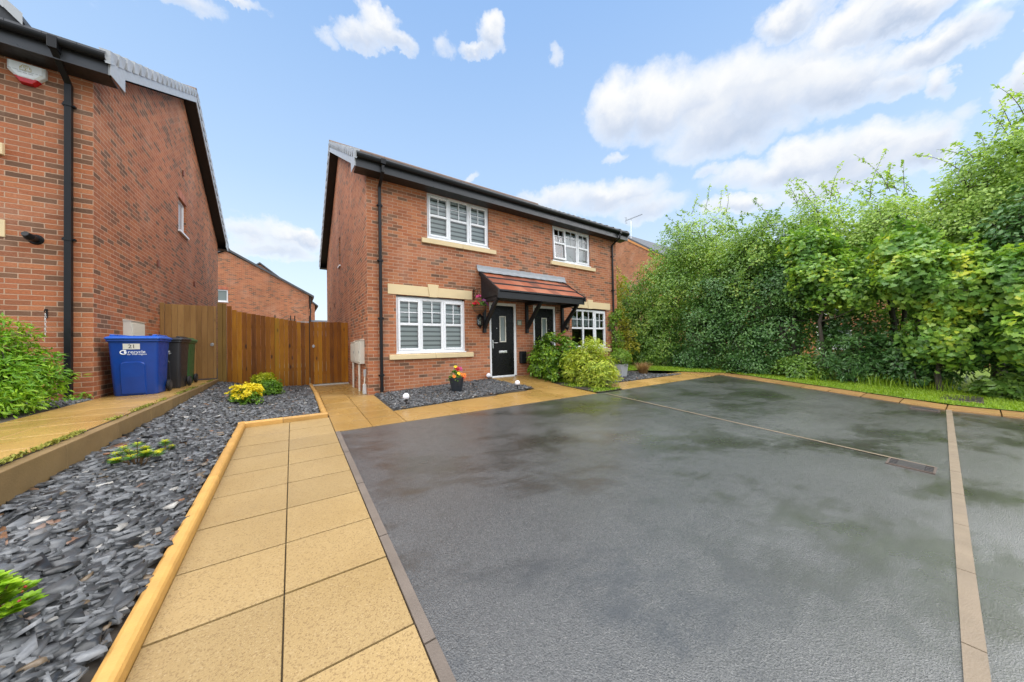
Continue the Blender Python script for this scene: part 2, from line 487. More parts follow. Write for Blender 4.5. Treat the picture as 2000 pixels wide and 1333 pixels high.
LOBES = [(53.58,34.94,0.0879,0.0853,1.0),(60.34,34.42,0.1252,0.0927,1.0),(68.69,32.64,0.1467,0.0989,1.0),(75.16,31.39,0.1283,0.0937,1.0),(80.56,29.32,0.1052,0.067,1.0),(69.85,28.86,0.1805,0.0682,0.9),(84.89,27.21,0.0416,0.0372,0.8),(77.45,37.54,0.0653,0.038,0.95),(82.04,34.39,0.0729,0.0463,1.0),(85.99,33.03,0.0712,0.0324,1.0),(88.66,29.33,0.0652,0.0409,1.0),(85.9,29.87,0.0593,0.0261,0.7),(87.73,25.7,0.0223,0.0342,0.8),(77.01,22.35,0.1245,0.0579,1.0),(82.52,20.9,0.1179,0.0641,1.0),(86.72,19.69,0.0566,0.0501,1.0),(72.68,22.83,0.1224,0.0432,0.7),(80.74,18.74,0.1557,0.0401,0.75),(67.15,24.37,0.0504,0.0208,0.6),(92.73,23.04,0.0281,0.0412,0.9),(93.09,27.06,0.013,0.0193,0.6),(89.1,21.73,0.0296,0.0232,0.45),(43.26,24.69,0.163,0.0393,0.7),(52.02,23.79,0.1767,0.0558,0.85),(58.45,21.35,0.116,0.0411,0.7),(70.21,18.95,0.0932,0.0297,0.8),(53.0,29.32,0.0378,0.0161,0.5),(12.08,43.4,0.0506,0.0382,0.95),(9.33,42.13,0.0499,0.0281,0.8),(14.89,42.74,0.0465,0.0248,0.8),(31.99,44.98,0.0414,0.0389,1.0),(28.98,43.36,0.0498,0.0159,0.8),(23.08,43.66,0.0388,0.0231,0.5),(43.57,42.19,0.02,0.0223,0.5),(5.49,40.87,0.0277,0.0171,0.5),(-6.7,39.79,0.0709,0.0118,0.8),(-13.72,38.26,0.0924,0.0233,0.8),(-5.25,15.83,0.0731,0.0371,0.7),(-0.6,15.99,0.0819,0.0422,0.8),(1.3,16.51,0.0332,0.0316,1.0),(-1.83,14.04,0.1295,0.0283,0.7),(25.87,27.9,0.0447,0.0145,0.5),(36.21,59.24,0.2613,0.0561,0.8),(-9.16,49.41,0.155,0.051,0.7),(84.13,45.62,0.1577,0.0676,0.8),(150.0,35.0,0.424,0.2088,1.0),(200.0,50.0,0.371,0.232,1.0),(240.0,30.0,0.424,0.174,1.0),(290.0,40.0,0.318,0.1856,1.0),(120.0,55.0,0.318,0.2088,1.0),(180.0,22.0,0.53,0.1392,1.0)]
dens = None; shw = None; shs = None
for az, el, a, b, op in LOBES:
    d0 = azel(az, el); r0 = Vector((d0.y, -d0.x, 0)).normalized(); u0 = r0.cross(d0)
    lx = t.vmath('DOT_PRODUCT', wd, tuple(r0/a)); ly = t.vmath('DOT_PRODUCT', wd, tuple(u0/b)); fz = t.vmath('DOT_PRODUCT', wd, tuple(d0))
    r2 = t.math('ADD', t.math('MULTIPLY', lx, lx), t.math('MULTIPLY', ly, ly))
    q = t.math('MULTIPLY', t.math('SUBTRACT', 1.0, r2, clamp=True), t.math('MULTIPLY', t.math('GREATER_THAN', fz, 0.2), op))
    dens = q if dens is None else t.math('MAXIMUM', dens, q)
    sw = t.math('MULTIPLY', q, ly)
    shw = q if shw is None else t.math('ADD', shw, q)
    shs = sw if shs is None else t.math('ADD', shs, sw)
fluff = t.noise(dirn, 15, 6, 0.65)
cov = t.mapr(t.math('ADD', dens, t.math('MULTIPLY', t.math('SUBTRACT', fluff, 0.5), 0.55)), -0.14, 0.95, 0.0, 1.0, True)
cov = t.math('MULTIPLY', cov, t.mapr(dens, 0.0, 0.30, 0.0, 1.0, True))
lit = t.math('DIVIDE', shs, t.math('ADD', shw, 0.001))
lit = t.math('ADD', lit, t.math('MULTIPLY', t.math('SUBTRACT', t.noise(dirn, 9, 4, 0.55), 0.5), 0.75))
body = t.math('SUBTRACT', 1.0, t.math('MULTIPLY', t.mapr(dens, 0.25, 0.85, 0.0, 1.0), t.mapr(lit, 0.45, -0.45, 0.0, 1.0)))
ccol = t.ramp(body, [(0.0, (.42, .49, .61)), (0.4, (.54, .59, .68)), (0.75, (.68, .70, .73)), (1, (.76, .76, .76))])
nis = t.vmath('SCALE', sky.outputs[0], scale=SKY_STR)
# thin summer haze veil that whitens the air towards the horizon
veil = t.ramp(t.mapr(dz, -0.02, 0.75, 0, 1), [(0, .90), (0.16, .84), (0.45, .78), (1, .70)])
vcol = t.ramp(t.mapr(dz, 0.0, 0.75, 0, 1), [(0, (.70, .78, .83)), (0.25, (.61, .74, .86)), (0.55, (.44, .62, .87)), (1, (.29, .49, .84))])
base = t.mix(veil, nis, vcol)
fin = t.mix(cov, base, ccol)
# bright out-of-view sky lobes added overhead, beside and behind, to fill the gables
ov = None
fin0 = fin
for az, el, rad, br in ((0, 89, .52, 3.6), (270, 58, .50, 3.4), (250, 38, .50, 4.0), (264, 28, .40, 3.2), (322, 54, .36, 3.0), (124, 36, .40, 4.8), (112, 60, .34, 3.6)):
    d0 = azel(az, el)
    q = t.mapr(t.vmath('DOT_PRODUCT', wd, tuple(d0)), math.cos(rad*1.2), math.cos(rad*.5), 0.0, br, True)
    ov = q if ov is None else t.math('MAXIMUM', ov, q)
ov = t.math('MULTIPLY', ov, t.mapr(t.noise(dirn, 3.2, 5, .6), .30, .62, .70, 1.0))
fin = t.mix(t.math('MINIMUM', ov, 1.0), fin0, t.vmath('SCALE', (1.0, 1.0, 1.02), scale=t.math('MAXIMUM', ov, 1.0)))
t.L.new(fin, bg.inputs[0]); bg.inputs[1].default_value = 1.10
sun = bpy.data.lights.new('sun', 'SUN'); sun.energy = 0.5; sun.angle = R(95); sun.color = (1.0, 0.95, 0.88)
so = link(bpy.data.objects.new('sun', sun))
sd = azel(math.degrees(SUN_AZ), math.degrees(SUN_EL))
so.rotation_euler = sd.to_track_quat('Z', 'Y').to_euler(); so.location = sd*40
# ------------------------------------------------------------------ ground
SL = 0.0510
def gz(y): return SL*min(y, 0.0)

def sheet(name, poly, zf, mat, nsub=0, kind='structure'):
    mb = MB(); mb.add([(x, y, zf(x, y)) for x, y in poly], [tuple(range(len(poly)))])
    o = mb.build(name, mat); return tag(o, kind=kind)

# one ground sheet out to the horizon (follows the gentle fall towards the camera)
mb = MB()
ys = [-120, -60, -30, 0, 60, 400]; xs = [-300, -60, -20, 40, 120, 300]
zz = lambda y: (-1.6 if y < -30 else SL*min(y, 0)) - 0.10
pts = [(x, y, zz(y)) for y in ys for x in xs]
nx = len(xs)
mb.add(pts, [(j*nx+i, j*nx+i+1, (j+1)*nx+i+1, (j+1)*nx+i) for j in range(len(ys)-1) for i in range(nx-1)])
tag(mb.build('ground', FIELD), kind='structure')

KX = lambda y: 9.12 + (y+7.3)*0.40 if y > -7.3 else 9.12 + (y+7.3)*(-0.28)      # inner edge of the right kerb
# tarmac in a fine grid so the slow ripples of the surface are real
def tar_grid(name, x0, x1f, y0f, y1, st=0.35):
    mb = MB(); ny = 15; ncol = 30
    for j in range(ny+1):
        for i in range(ncol+1):
            y = y1; x = x0
            for _ in range(4):
                y0 = y0f(x); y = y0+(y1-y0)*j/ny; xe = x1f(y); x = x0+(xe-x0)*i/ncol
            zr = 0.006*math.sin(x*1.1+y*0.6)+0.005*math.sin(y*1.7-x*0.4)+0.004*math.sin(2.3*x+1.1*y)
            edge = min(1, (x-x0)/0.6, (xe-x)/0.6, (y-y0)/0.6, (y1-y)/0.6)
            mb.v.append((x, y, gz(y)-0.006+zr*max(0, edge)))
    for j in range(ny):
        for i in range(ncol):
            a = j*(ncol+1)+i; mb.f.append((a, a+1, a+ncol+2, a+ncol+1)); mb.m.append(0)
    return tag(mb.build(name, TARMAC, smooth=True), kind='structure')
STRIPY = lambda x: -7.58+(x-0.95)*0.036
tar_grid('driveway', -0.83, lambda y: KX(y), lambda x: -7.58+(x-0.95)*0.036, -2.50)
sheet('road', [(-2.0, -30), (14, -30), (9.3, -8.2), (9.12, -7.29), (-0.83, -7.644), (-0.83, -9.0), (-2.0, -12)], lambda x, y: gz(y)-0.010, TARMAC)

# flush kerb strip across the mouth of the drive and the joint between the two bays
mb = MB()
for i in range(14):
    x0 = -2.0+i*0.80; x1 = x0+0.792
    y0 = STRIPY(x0); y1 = STRIPY(x1)
    mb.add([(x0, y0-.034, gz(y0)-.09), (x1, y1-.034, gz(y1)-.09), (x1, y1+.034, gz(y1)-.09), (x0, y0+.034, gz(y0)-.09),
            (x0, y0-.034, gz(y0)+.006), (x1, y1-.034, gz(y1)+.006), (x1, y1+.034, gz(y1)+.006), (x0, y0+.034, gz(y0)+.006)],
           [(4,5,6,7),(0,1,5,4),(1,2,6,5),(2,3,7,6),(3,0,4,7)])
tag(mb.build('kerb_strip', STRIPC), kind='structure')
mb = MB()
for i in range(6):
    y0 = -2.65-i*0.78; y1 = y0-0.775
    xa = 4.70-0.05*i; xb = 4.70-0.05*(i+1)
    mb.add([(xa-.022, y0, gz(y0)+.004), (xa+.022, y0, gz(y0)+.004), (xb+.022, y1, gz(y1)+.004), (xb-.022, y1, gz(y1)+.004)], [(0,3,2,1)])
tag(mb.build('bay_divider', STRIPC), kind='structure')
mb = MB()
for i in range(6):
    y0 = -2.50-i*0.915; y1 = y0-0.905
    mb.add([(-.885,y0,gz(y0)-.1),(-.830,y0,gz(y0)-.1),(-.830,y1,gz(y1)-.1),(-.885,y1,gz(y1)-.1),(-.885,y0,gz(y0)+.004),(-.830,y0,gz(y0)+.004),(-.830,y1,gz(y1)+.004),(-.885,y1,gz(y1)+.004)],
           [(4,7,6,5),(0,4,5,1),(1,5,6,2),(2,6,7,3),(3,7,4,0)])
tag(mb.build('drive_edging', EDGEC), kind='structure')

# ------------------------------------------------------------------ paving
def slab(mb, poly, zf, gap=0.0035, th=0.05, ch=0.002):
    """one paving slab: polygon shrunk by the joint, chamfered top"""
    xs = [p[0] for p in poly]; yy = [p[1] for p in poly]
    cx = (min(xs)+max(xs))/2; cy = (min(yy)+max(yy))/2; w_ = max(xs)-min(xs); h_ = max(yy)-min(yy)
    def sh(p, d):
        return (cx+(p[0]-cx)*(1-2*d/w_), cy+(p[1]-cy)*(1-2*(d+.0035)/h_))
    A = [sh(p, gap) for p in poly]; B = [sh(p, gap+ch) for p in poly]; n = len(poly)
    dz = random.uniform(-.0015, .0015)
    vs = [(x, y, zf(x, y)-th) for x, y in A]+[(x, y, zf(x, y)-ch+dz) for x, y in A]+[(x, y, zf(x, y)+dz) for x, y in B]
    fs = [tuple(range(2*n, 3*n))]+[(i, (i+1) % n, n+(i+1) % n, n+i) for i in range(n)]+[(n+i, n+(i+1) % n, 2*n+(i+1) % n, 2*n+i) for i in range(n)]
    mb.add(vs, fs)
zf0 = lambda x, y: gz(y)
# near path: two columns of slabs between the timber edging and the drive
mb = MB()
cuts = [-8.9, -8.42, -7.94, -7.46, -6.98, -6.50, -6.02, -5.46, -4.96, -4.46, -3.95, -3.46, -2.99, -2.54, -2.08, -1.60]
for xa, xb in ((-1.940, -1.416), (-1.416, -0.888)):
    for a, b in zip(cuts[:-1], cuts[1:]):
        slab(mb, [(xa, a), (xb, a), (xb, b), (xa, b)], zf0)
tag(mb.build('near_path', PAVE), kind='structure')
sheet('path_bedding', [(-2.0, -9), (-0.86, -9), (-0.86, -1.5), (-2.0, -1.5)], lambda x, y: gz(y)-0.012, MORTARD)
# side path along the gable to the gate
zs = lambda x, y: gz(y)+(0.012*max(0, y)/3)
mb = MB()
ycut = [-2.50, -2.02, -1.54]+[-1.54+0.495*i for i in range(1, 10)]
for xa, xb in ((-0.885, -0.395), (-0.395, 0.098)):
    for a, b in zip(ycut[:-1], ycut[1:]):
        if a > -0.06: xb_ = min(xb, -0.002)
        else: xb_ = xb
        b_ = min(b, 2.90)
        if a < -0.06 < b and xb > 0:
            slab(mb, [(xa, a), (xb, a), (xb, -0.02), (-0.002, -0.02), (-0.002, b_), (xa, b_)], zs)
        else:
            slab(mb, [(xa, a), (xb_, a), (xb_, b_), (xa, b_)], zs)
tag(mb.build('side_path', PAVEW), kind='structure')
sheet('side_path_bedding', [(-0.96, -2.5), (0.10, -2.5), (0.10, -0.03), (-0.001, -0.03), (-0.001, 3.0), (-0.96, 3.0)], lambda x, y: zs(x, y)-0.012, MORTARD)
mb = MB(); mb.box(-0.93, -0.02, 2.78, 2.93, -0.05, 0.030); tag(mb.build('gate_threshold', CONC, bevel=.006), kind='structure')
# front path beside the drive, and the ramp to the doors
def zp(x, y):
    ramp = max(0, min(1, (y+1.3)/1.3))
    return gz(min(y, -1.3))*(1-ramp) + ramp*0.150 if y > -1.3 else gz(y)
edge = lambda x: -1.716+(x-0.10)*0.117
mb = MB()
xs_ = [0.10, 1.05, 2.00, 2.95, 3.645]
for a, b in zip(xs_[:-1], xs_[1:]):
    slab(mb, [(a, -2.50), (b, -2.50), (b, edge(b)), (a, edge(a))], zp)
for poly in ([(3.645,-2.5),(4.15,-2.5),(4.12,-1.3),(3.645,-1.3)], [(4.15,-2.5),(4.56,-2.5),(4.62,-1.3),(4.12,-1.3)]):
    slab(mb, poly, zp)
for a, b in ((-1.3, -0.87), (-0.87, -0.44), (-0.44, -0.015)):
    la = 3.645+(a+1.3)/1.3*(-0.56); lb = 3.645+(b+1.3)/1.3*(-0.56)
    mid = 3.95
    slab(mb, [(la, a), (mid, a), (mid, b), (lb, b)], zp); slab(mb, [(mid, a), (4.60, a), (4.50, b), (mid, b)], zp)
tag(mb.build('front_path', PAVEW), kind='structure')
sheet('front_path_bedding', [(0.1, -2.5), (4.6, -2.5), (4.6, -1.31), (3.66, -1.31), (0.1, -1.7)], lambda x, y: zp(x, y)-0.014, MORTARD)
# right neighbour's path, kerb blocks along the verge
mb = MB()
cut = [5.55+0.62*i for i in range(9)]
for a, b in zip(cut[:-1], cut[1:]):
    for y0, y1 in ((-2.50, -2.12), (-2.12, -1.74)):
        slab(mb, [(a, y0), (b, y0), (b, y1), (a, y1)], zf0)
for a, b in zip(cut[6:-1], cut[7:]):
    slab(mb, [(a, -1.74), (b, -1.74), (b, -1.30), (a, -1.36)], zf0)
tag(mb.build('neighbour_path', PAVEO), kind='structure')
mb = MB()
yk = -2.45; k = 0
while yk > -16:
    y1 = yk-0.60
    n0 = Vector((1, 0))
    slab(mb, [(KX(yk), yk), (KX(yk)+.72, yk), (KX(y1)+.72, y1), (KX(y1), y1)], lambda x, y: gz(y)+0.012, gap=.005, th=.14)
    yk = y1
slab(mb, [(10.51, -2.5), (KX(-2.45), -2.45), (KX(-2.45)+.72, -2.45), (11.2, -1.75), (10.51, -1.36)], lambda x, y: gz(y)+0.010, gap=.005, th=.14)
tag(mb.build('verge_kerb', KERBP), kind='structure')

# ------------------------------------------------------------------ left neighbour's raised ground
LZ = 0.335
mb = MB(); mb.box(-30, -2.945, -14, 40, -1.0, LZ-0.012); tag(mb.build('raised_ground', SOIL), kind='structure')
mb = MB()
for i in range(22):
    y0 = -9.0+i*0.545; y1 = min(y0+0.545, 2.93)
    if y0 > 2.9: break
    for xa, xb in ((-3.855, -3.40), (-3.40, -2.945)):
        slab(mb, [(xa, y0), (xb, y0), (xb, y1), (xa, y1)], lambda x, y: LZ, gap=.002, ch=.003)
tag(mb.build('raised_path', PAVEO), kind='structure')
mb = MB(); i = 0
y = 2.93
while y > -10:
    y1 = y-0.915
    z_ = lambda yy: 0.325-0.004*(2.93-yy)
    mb.add([(-2.945,y,-.6),(-2.862,y,-.6),(-2.862,y1+.006,-.6),(-2.945,y1+.006,-.6),(-2.945,y,z_(y)+.015),(-2.862,y,z_(y)+.015),(-2.862,y1+.006,z_(y1)+.015),(-2.945,y1+.006,z_(y1)+.015)],
           [(4,7,6,5),(0,4,5,1),(1,5,6,2),(2,6,7,3),(3,7,4,0)])
    y = y1
tag(mb.build('raised_path_edging', KERBW, bevel=.006), kind='structure')
# buff timber edging round the slate bed
def edging(mb, p, q, w=.085, h=.075):
    p = Vector(p); q = Vector(q); d = (q-p); L = d.length; d /= L; nrm = Vector((-d.y, d.x))
    prof = [(-w/2, -.12), (w/2, -.12), (w/2, h-.022), (w/2-.008, h-.008), (w/2-.024, h), (-w/2+.024, h), (-w/2+.008, h-.008), (-w/2, h-.022)]
    vs = []
    for P in (p, q):
        for a, z in prof: vs.append((P.x+nrm.x*a, P.y+nrm.y*a, gz(P.y)+z))
    n = 8
    mb.add(vs, [tuple(range(n)), tuple(range(n, 2*n))[::-1]]+[(i, n+i, n+(i+1) % n, (i+1) % n) for i in range(n)])
mb = MB()
for a, b in ((-9, -6.3), (-6.295, -3.6), (-3.595, -1.512)): edging(mb, (-1.982, a), (-1.982, b))
edging(mb, (-2.024, -1.555), (-1.50, -1.555)); edging(mb, (-1.495, -1.555), (-0.905, -1.555))
edging(mb, (-0.945, -1.512), (-0.945, 0.9)); edging(mb, (-0.945, 0.905), (-0.965, 2.93))
tag(mb.build('timber_edging', TIMBER_E), kind='structure')

# ------------------------------------------------------------------ slate beds
def sm(t_): t_ = max(0, min(1, t_)); return t_*t_*(3-2*t_)
def zbed1(x, y):
    zr = gz(y)+0.022
    zk = 0.255-0.0245*(2.93-y)
    return zr+(zk-zr)*sm((-1.85-x)/1.02)
def zbed2(x, y):
    return gz(y)+0.005+0.125*max(0, min(1, x/3.05))*max(0, min(1, 1+y/1.7))
def zbed3(x, y): return gz(y)+0.01
def zbed4(x, y): return LZ-0.002
def bed_base(name, nxy, inside, bounds, zf):
    x0, x1, y0, y1 = bounds; nx, ny = nxy
    mb = MB()
    for j in range(ny+1):
        for i in range(nx+1):
            x = x0+(x1-x0)*i/nx; y = y0+(y1-y0)*j/ny
            mb.v.append((x, y, zf(x, y)-0.015))
    for j in range(ny):
        for i in range(nx):
            x = x0+(x1-x0)*(i+.5)/nx; y = y0+(y1-y0)*(j+.5)/ny
            if inside(x, y):
                a = j*(nx+1)+i; mb.f.append((a, a+1, a+nx+2, a+nx+1)); mb.m.append(0)
    return tag(mb.build(name, SOIL), kind='structure')
def chips(name, n, inside, bounds, zf, smin, smax, tilt=0.17):
    x0, x1, y0, y1 = bounds
    P = []
    while len(P) < n:
        xs = rng.uniform(x0, x1, n); ys_ = rng.uniform(y0, y1, n)
        for x, y in zip(xs, ys_):
            if inside(x, y): P.append((x, y))
            if len(P) >= n: break
    P = np.array(P); z = np.array([zf(x, y) for x, y in P])
    K = 6
    ang = np.sort(rng.uniform(0, 2*np.pi, (n, K))*0.35+np.linspace(0, 2*np.pi, K, endpoint=False)[None]*1.0, axis=1)
    L = smin+(smax-smin)*rng.beta(1.6, 3.2, n); W = L*rng.uniform(0.36, 0.75, n); T = np.minimum(rng.uniform(.004, .010, n)*(0.5+L/0.09), .013)
    rr = rng.uniform(0.70, 1.15, (n, K))
    px = np.cos(ang)*rr*L[:, None]/2*1.1; py = np.sin(ang)*rr*W[:, None]/2*1.1
    yaw = rng.uniform(0, 2*np.pi, n); tx = rng.normal(0, tilt, n); ty = rng.normal(0, tilt, n)
    # rotate
    c, s = np.cos(yaw)[:, None], np.sin(yaw)[:, None]
    X = px*c-py*s; Y = px*s+py*c
    Z = X*np.tan(tx)[:, None]+Y*np.tan(ty)[:, None]
    lift = rng.uniform(-.006, .022, n)[:, None]
    top = np.stack([P[:, 0:1]+X, P[:, 1:2]+Y, z[:, None]+lift+Z+T[:, None]], -1)
    bot = np.stack([P[:, 0:1]+X*1.05, P[:, 1:2]+Y*1.05, z[:, None]+lift+Z-.004], -1)
    V = np.concatenate([top, bot], 1).reshape(-1, 3)
    base = (np.arange(n)*2*K)[:, None]
    Ft = base+np.arange(K)[None]
    i = np.arange(K); q = np.stack([i+K, (i+1) % K+K, (i+1) % K, i], 1)
    Fs = (base[:, :, None]+q[None]).reshape(-1, 4)
    return tag(np_mesh(name, V, [Ft, Fs], SLATE), kind='stuff')
in1 = lambda x, y: (-2.845 < x < -2.062 and y < -1.62) or (-2.845 < x < -1.012 and -1.48 < y < 2.88) or (-2.845 < x < -2.062 and -1.64 < y < -1.46)
bed_base('slate_bed', (40, 90), lambda x, y: in1(x, y) or x < -2.0 or y > -1.55, (-2.87, -0.95, -9, 2.92), zbed1)
chips('slate_chippings', 8200, lambda x, y: in1(x, y) and y < -1.9, (-2.87, -1.98, -6.6, -1.9), zbed1, .050, .210)
o = chips('slate_chippings', 11500, lambda x, y: in1(x, y) and y >= -1.9, (-2.87, -0.95, -1.9, 2.9), zbed1, .030, .125)
def in2(x, y):
    if not (0.13 < x < 3.6 and y < -0.012): return False
    if y < edge(x)+0.03: return False
    lim = 3.645+(y+1.3)/1.3*(-0.56) if y > -1.3 else 9
    return x < lim-0.03
bed_base('slate_bed', (34, 16), lambda x, y: y > edge(x)-0.02, (0.10, 3.62, -1.74, -0.003), zbed2)
chips('slate_chippings', 6500, in2, (0.1, 3.65, -1.75, -0.01), zbed2, .022, .085)
in3 = lambda x, y: 6.2 < x < 9.1-0.3*(y+1.7) and -1.72 < y < -0.02 or (9.0 < x < 9.9 and -1.72 < y < -1.72+0.5*(9.9-x))
bed_base('slate_bed', (20, 10), lambda x, y: True, (5.5, 9.3, -1.735, -0.005), zbed3)
chips('slate_chippings', 3600, in3, (6.2, 9.9, -1.73, -0.02), zbed3, .03, .10)
in4 = lambda x, y: -4.7 < x < -3.87 and -0.75 < y < -0.015
chips('slate_chippings', 1300, in4, (-4.7, -3.87, -0.75, -0.01), zbed4, .03, .085)
# bare border under the hedge
sheet('planting_border', [(4.62, -2.49), (5.54, -2.49), (5.54, -0.005), (4.52, -0.005)], lambda x, y: gz(y)+0.012, SOIL)

# ------------------------------------------------------------------ grass
def vz(x, y): return gz(y)+0.03+0.03*max(0, min(1, (x-KX(y)-.7)/2))
mb = MB()
vy = [6.0, 2.0, 0.5, -1.0, -1.36, -2.45]+[-3-0.75*i for i in range(24)]
def vx0(y): return 8.75 if y > -0.3 else (9.6-(y+0.3)*0.9 if y > -1.3 else (10.5+(-1.36-y)*0.9 if y > -2.45 else KX(y)+.70))
for a, b in zip(vy[:-1], vy[1:]):
    for k in range(8):
        fa, fb = k/8, (k+1)/8
        def px(y, f_): return vx0(y)+(30-vx0(y))*f_**2
        mb.add([(px(a, fa), a, vz(px(a, fa), a)), (px(a, fb), a, vz(px(a, fb), a)), (px(b, fb), b, vz(px(b, fb), b)), (px(b, fa), b, vz(px(b, fa), b))], [(0, 3, 2, 1)])
tag(mb.build('grass_verge', GRASSG), kind='structure')
GRASS = leaf_mat('grass_blade', [(0, (.11, .19, .012)), (0.5, (.21, .33, .018)), (1, (.33, .44, .035))], 0.5, 0.35, 0.45, 1.2)
def blades(name, n, fpos, h0, h1, mat, wd=.004, lean=.5, kind='stuff', parent=None):
    P = np.array([fpos() for _ in range(n)])
    a = rng.uniform(0, 2*np.pi, n); h = rng.uniform(h0, h1, n); ln = rng.uniform(0.1, lean, n)*h
    dx, dy = np.cos(a), np.sin(a); wx, wy = -dy*wd*rng.uniform(.7, 1.4, n), dx*wd
    A = P+np.stack([wx, wy, 0*a], 1); B = P-np.stack([wx, wy, 0*a], 1)
    M1 = P+np.stack([dx*ln*.4+wx*.8, dy*ln*.4+wy*.8, h*.6], 1); M2 = P+np.stack([dx*ln*.4-wx*.8, dy*ln*.4-wy*.8, h*.6], 1)
    T = P+np.stack([dx*ln, dy*ln, h], 1)
    V = np.stack([A, B, M2, M1, T], 1).reshape(-1, 3)
    b = (np.arange(n)*5)[:, None]
    o = np_mesh(name, V, [b+np.array([[0, 1, 2, 3]]), b+np.array([[3, 2, 4]])], mat, parent)
    return tag(o, kind=kind) if kind else o
def gp():
    while True:
        y = random.uniform(-9.5, 2.0); x = random.uniform(8.8, 13.6)
        if x > vx0(y)+0.02 and (x < vx0(y)+2.6): return (x, y, vz(x, y)-.004)
blades('lawn_grass', 42000, gp, .025, .06, GRASS, wd=.006, lean=.9)

def hb():
    while True:
        x = random.uniform(4.6, 5.5); y = random.uniform(-2.47, -.3)
        if math.sin(x*9)+math.sin(y*7.3)+random.gauss(0, .5) > -.1: return (x, y, gz(y)+.01)
blades('ground_cover', 2400, hb, .015, .06, GRASS, wd=.008, lean=1.5)
# ------------------------------------------------------------------ house building
def wall_face(mb, u0, u1, z0, z1, holes, fn, depth, m=0, inward=(0, 1, 0)):
    """rectangular wall face with real openings; fn(u,z) -> point on the face; depth = reveal"""
    us = sorted({u0, u1, *[h[0] for h in holes], *[h[1] for h in holes]}); zs_ = sorted({z0, z1, *[h[2] for h in holes], *[h[3] for h in holes]})
    for a, b in zip(us[:-1], us[1:]):
        for c, d in zip(zs_[:-1], zs_[1:]):
            um, zm = (a+b)/2, (c+d)/2
            if any(h[0] < um < h[1] and h[2] < zm < h[3] for h in holes): continue
            mb.add([fn(a, c), fn(b, c), fn(b, d), fn(a, d)], [(0, 1, 2, 3)], m)
    iv = Vector(inward)*depth
    for a, b, c, d in holes:
        P = [Vector(fn(a, c)), Vector(fn(b, c)), Vector(fn(b, d)), Vector(fn(a, d))]
        for i in range(4):
            p, q = P[i], P[(i+1) % 4]
            mb.add([p, p+iv, q+iv, q], [(0, 1, 2, 3)], m)

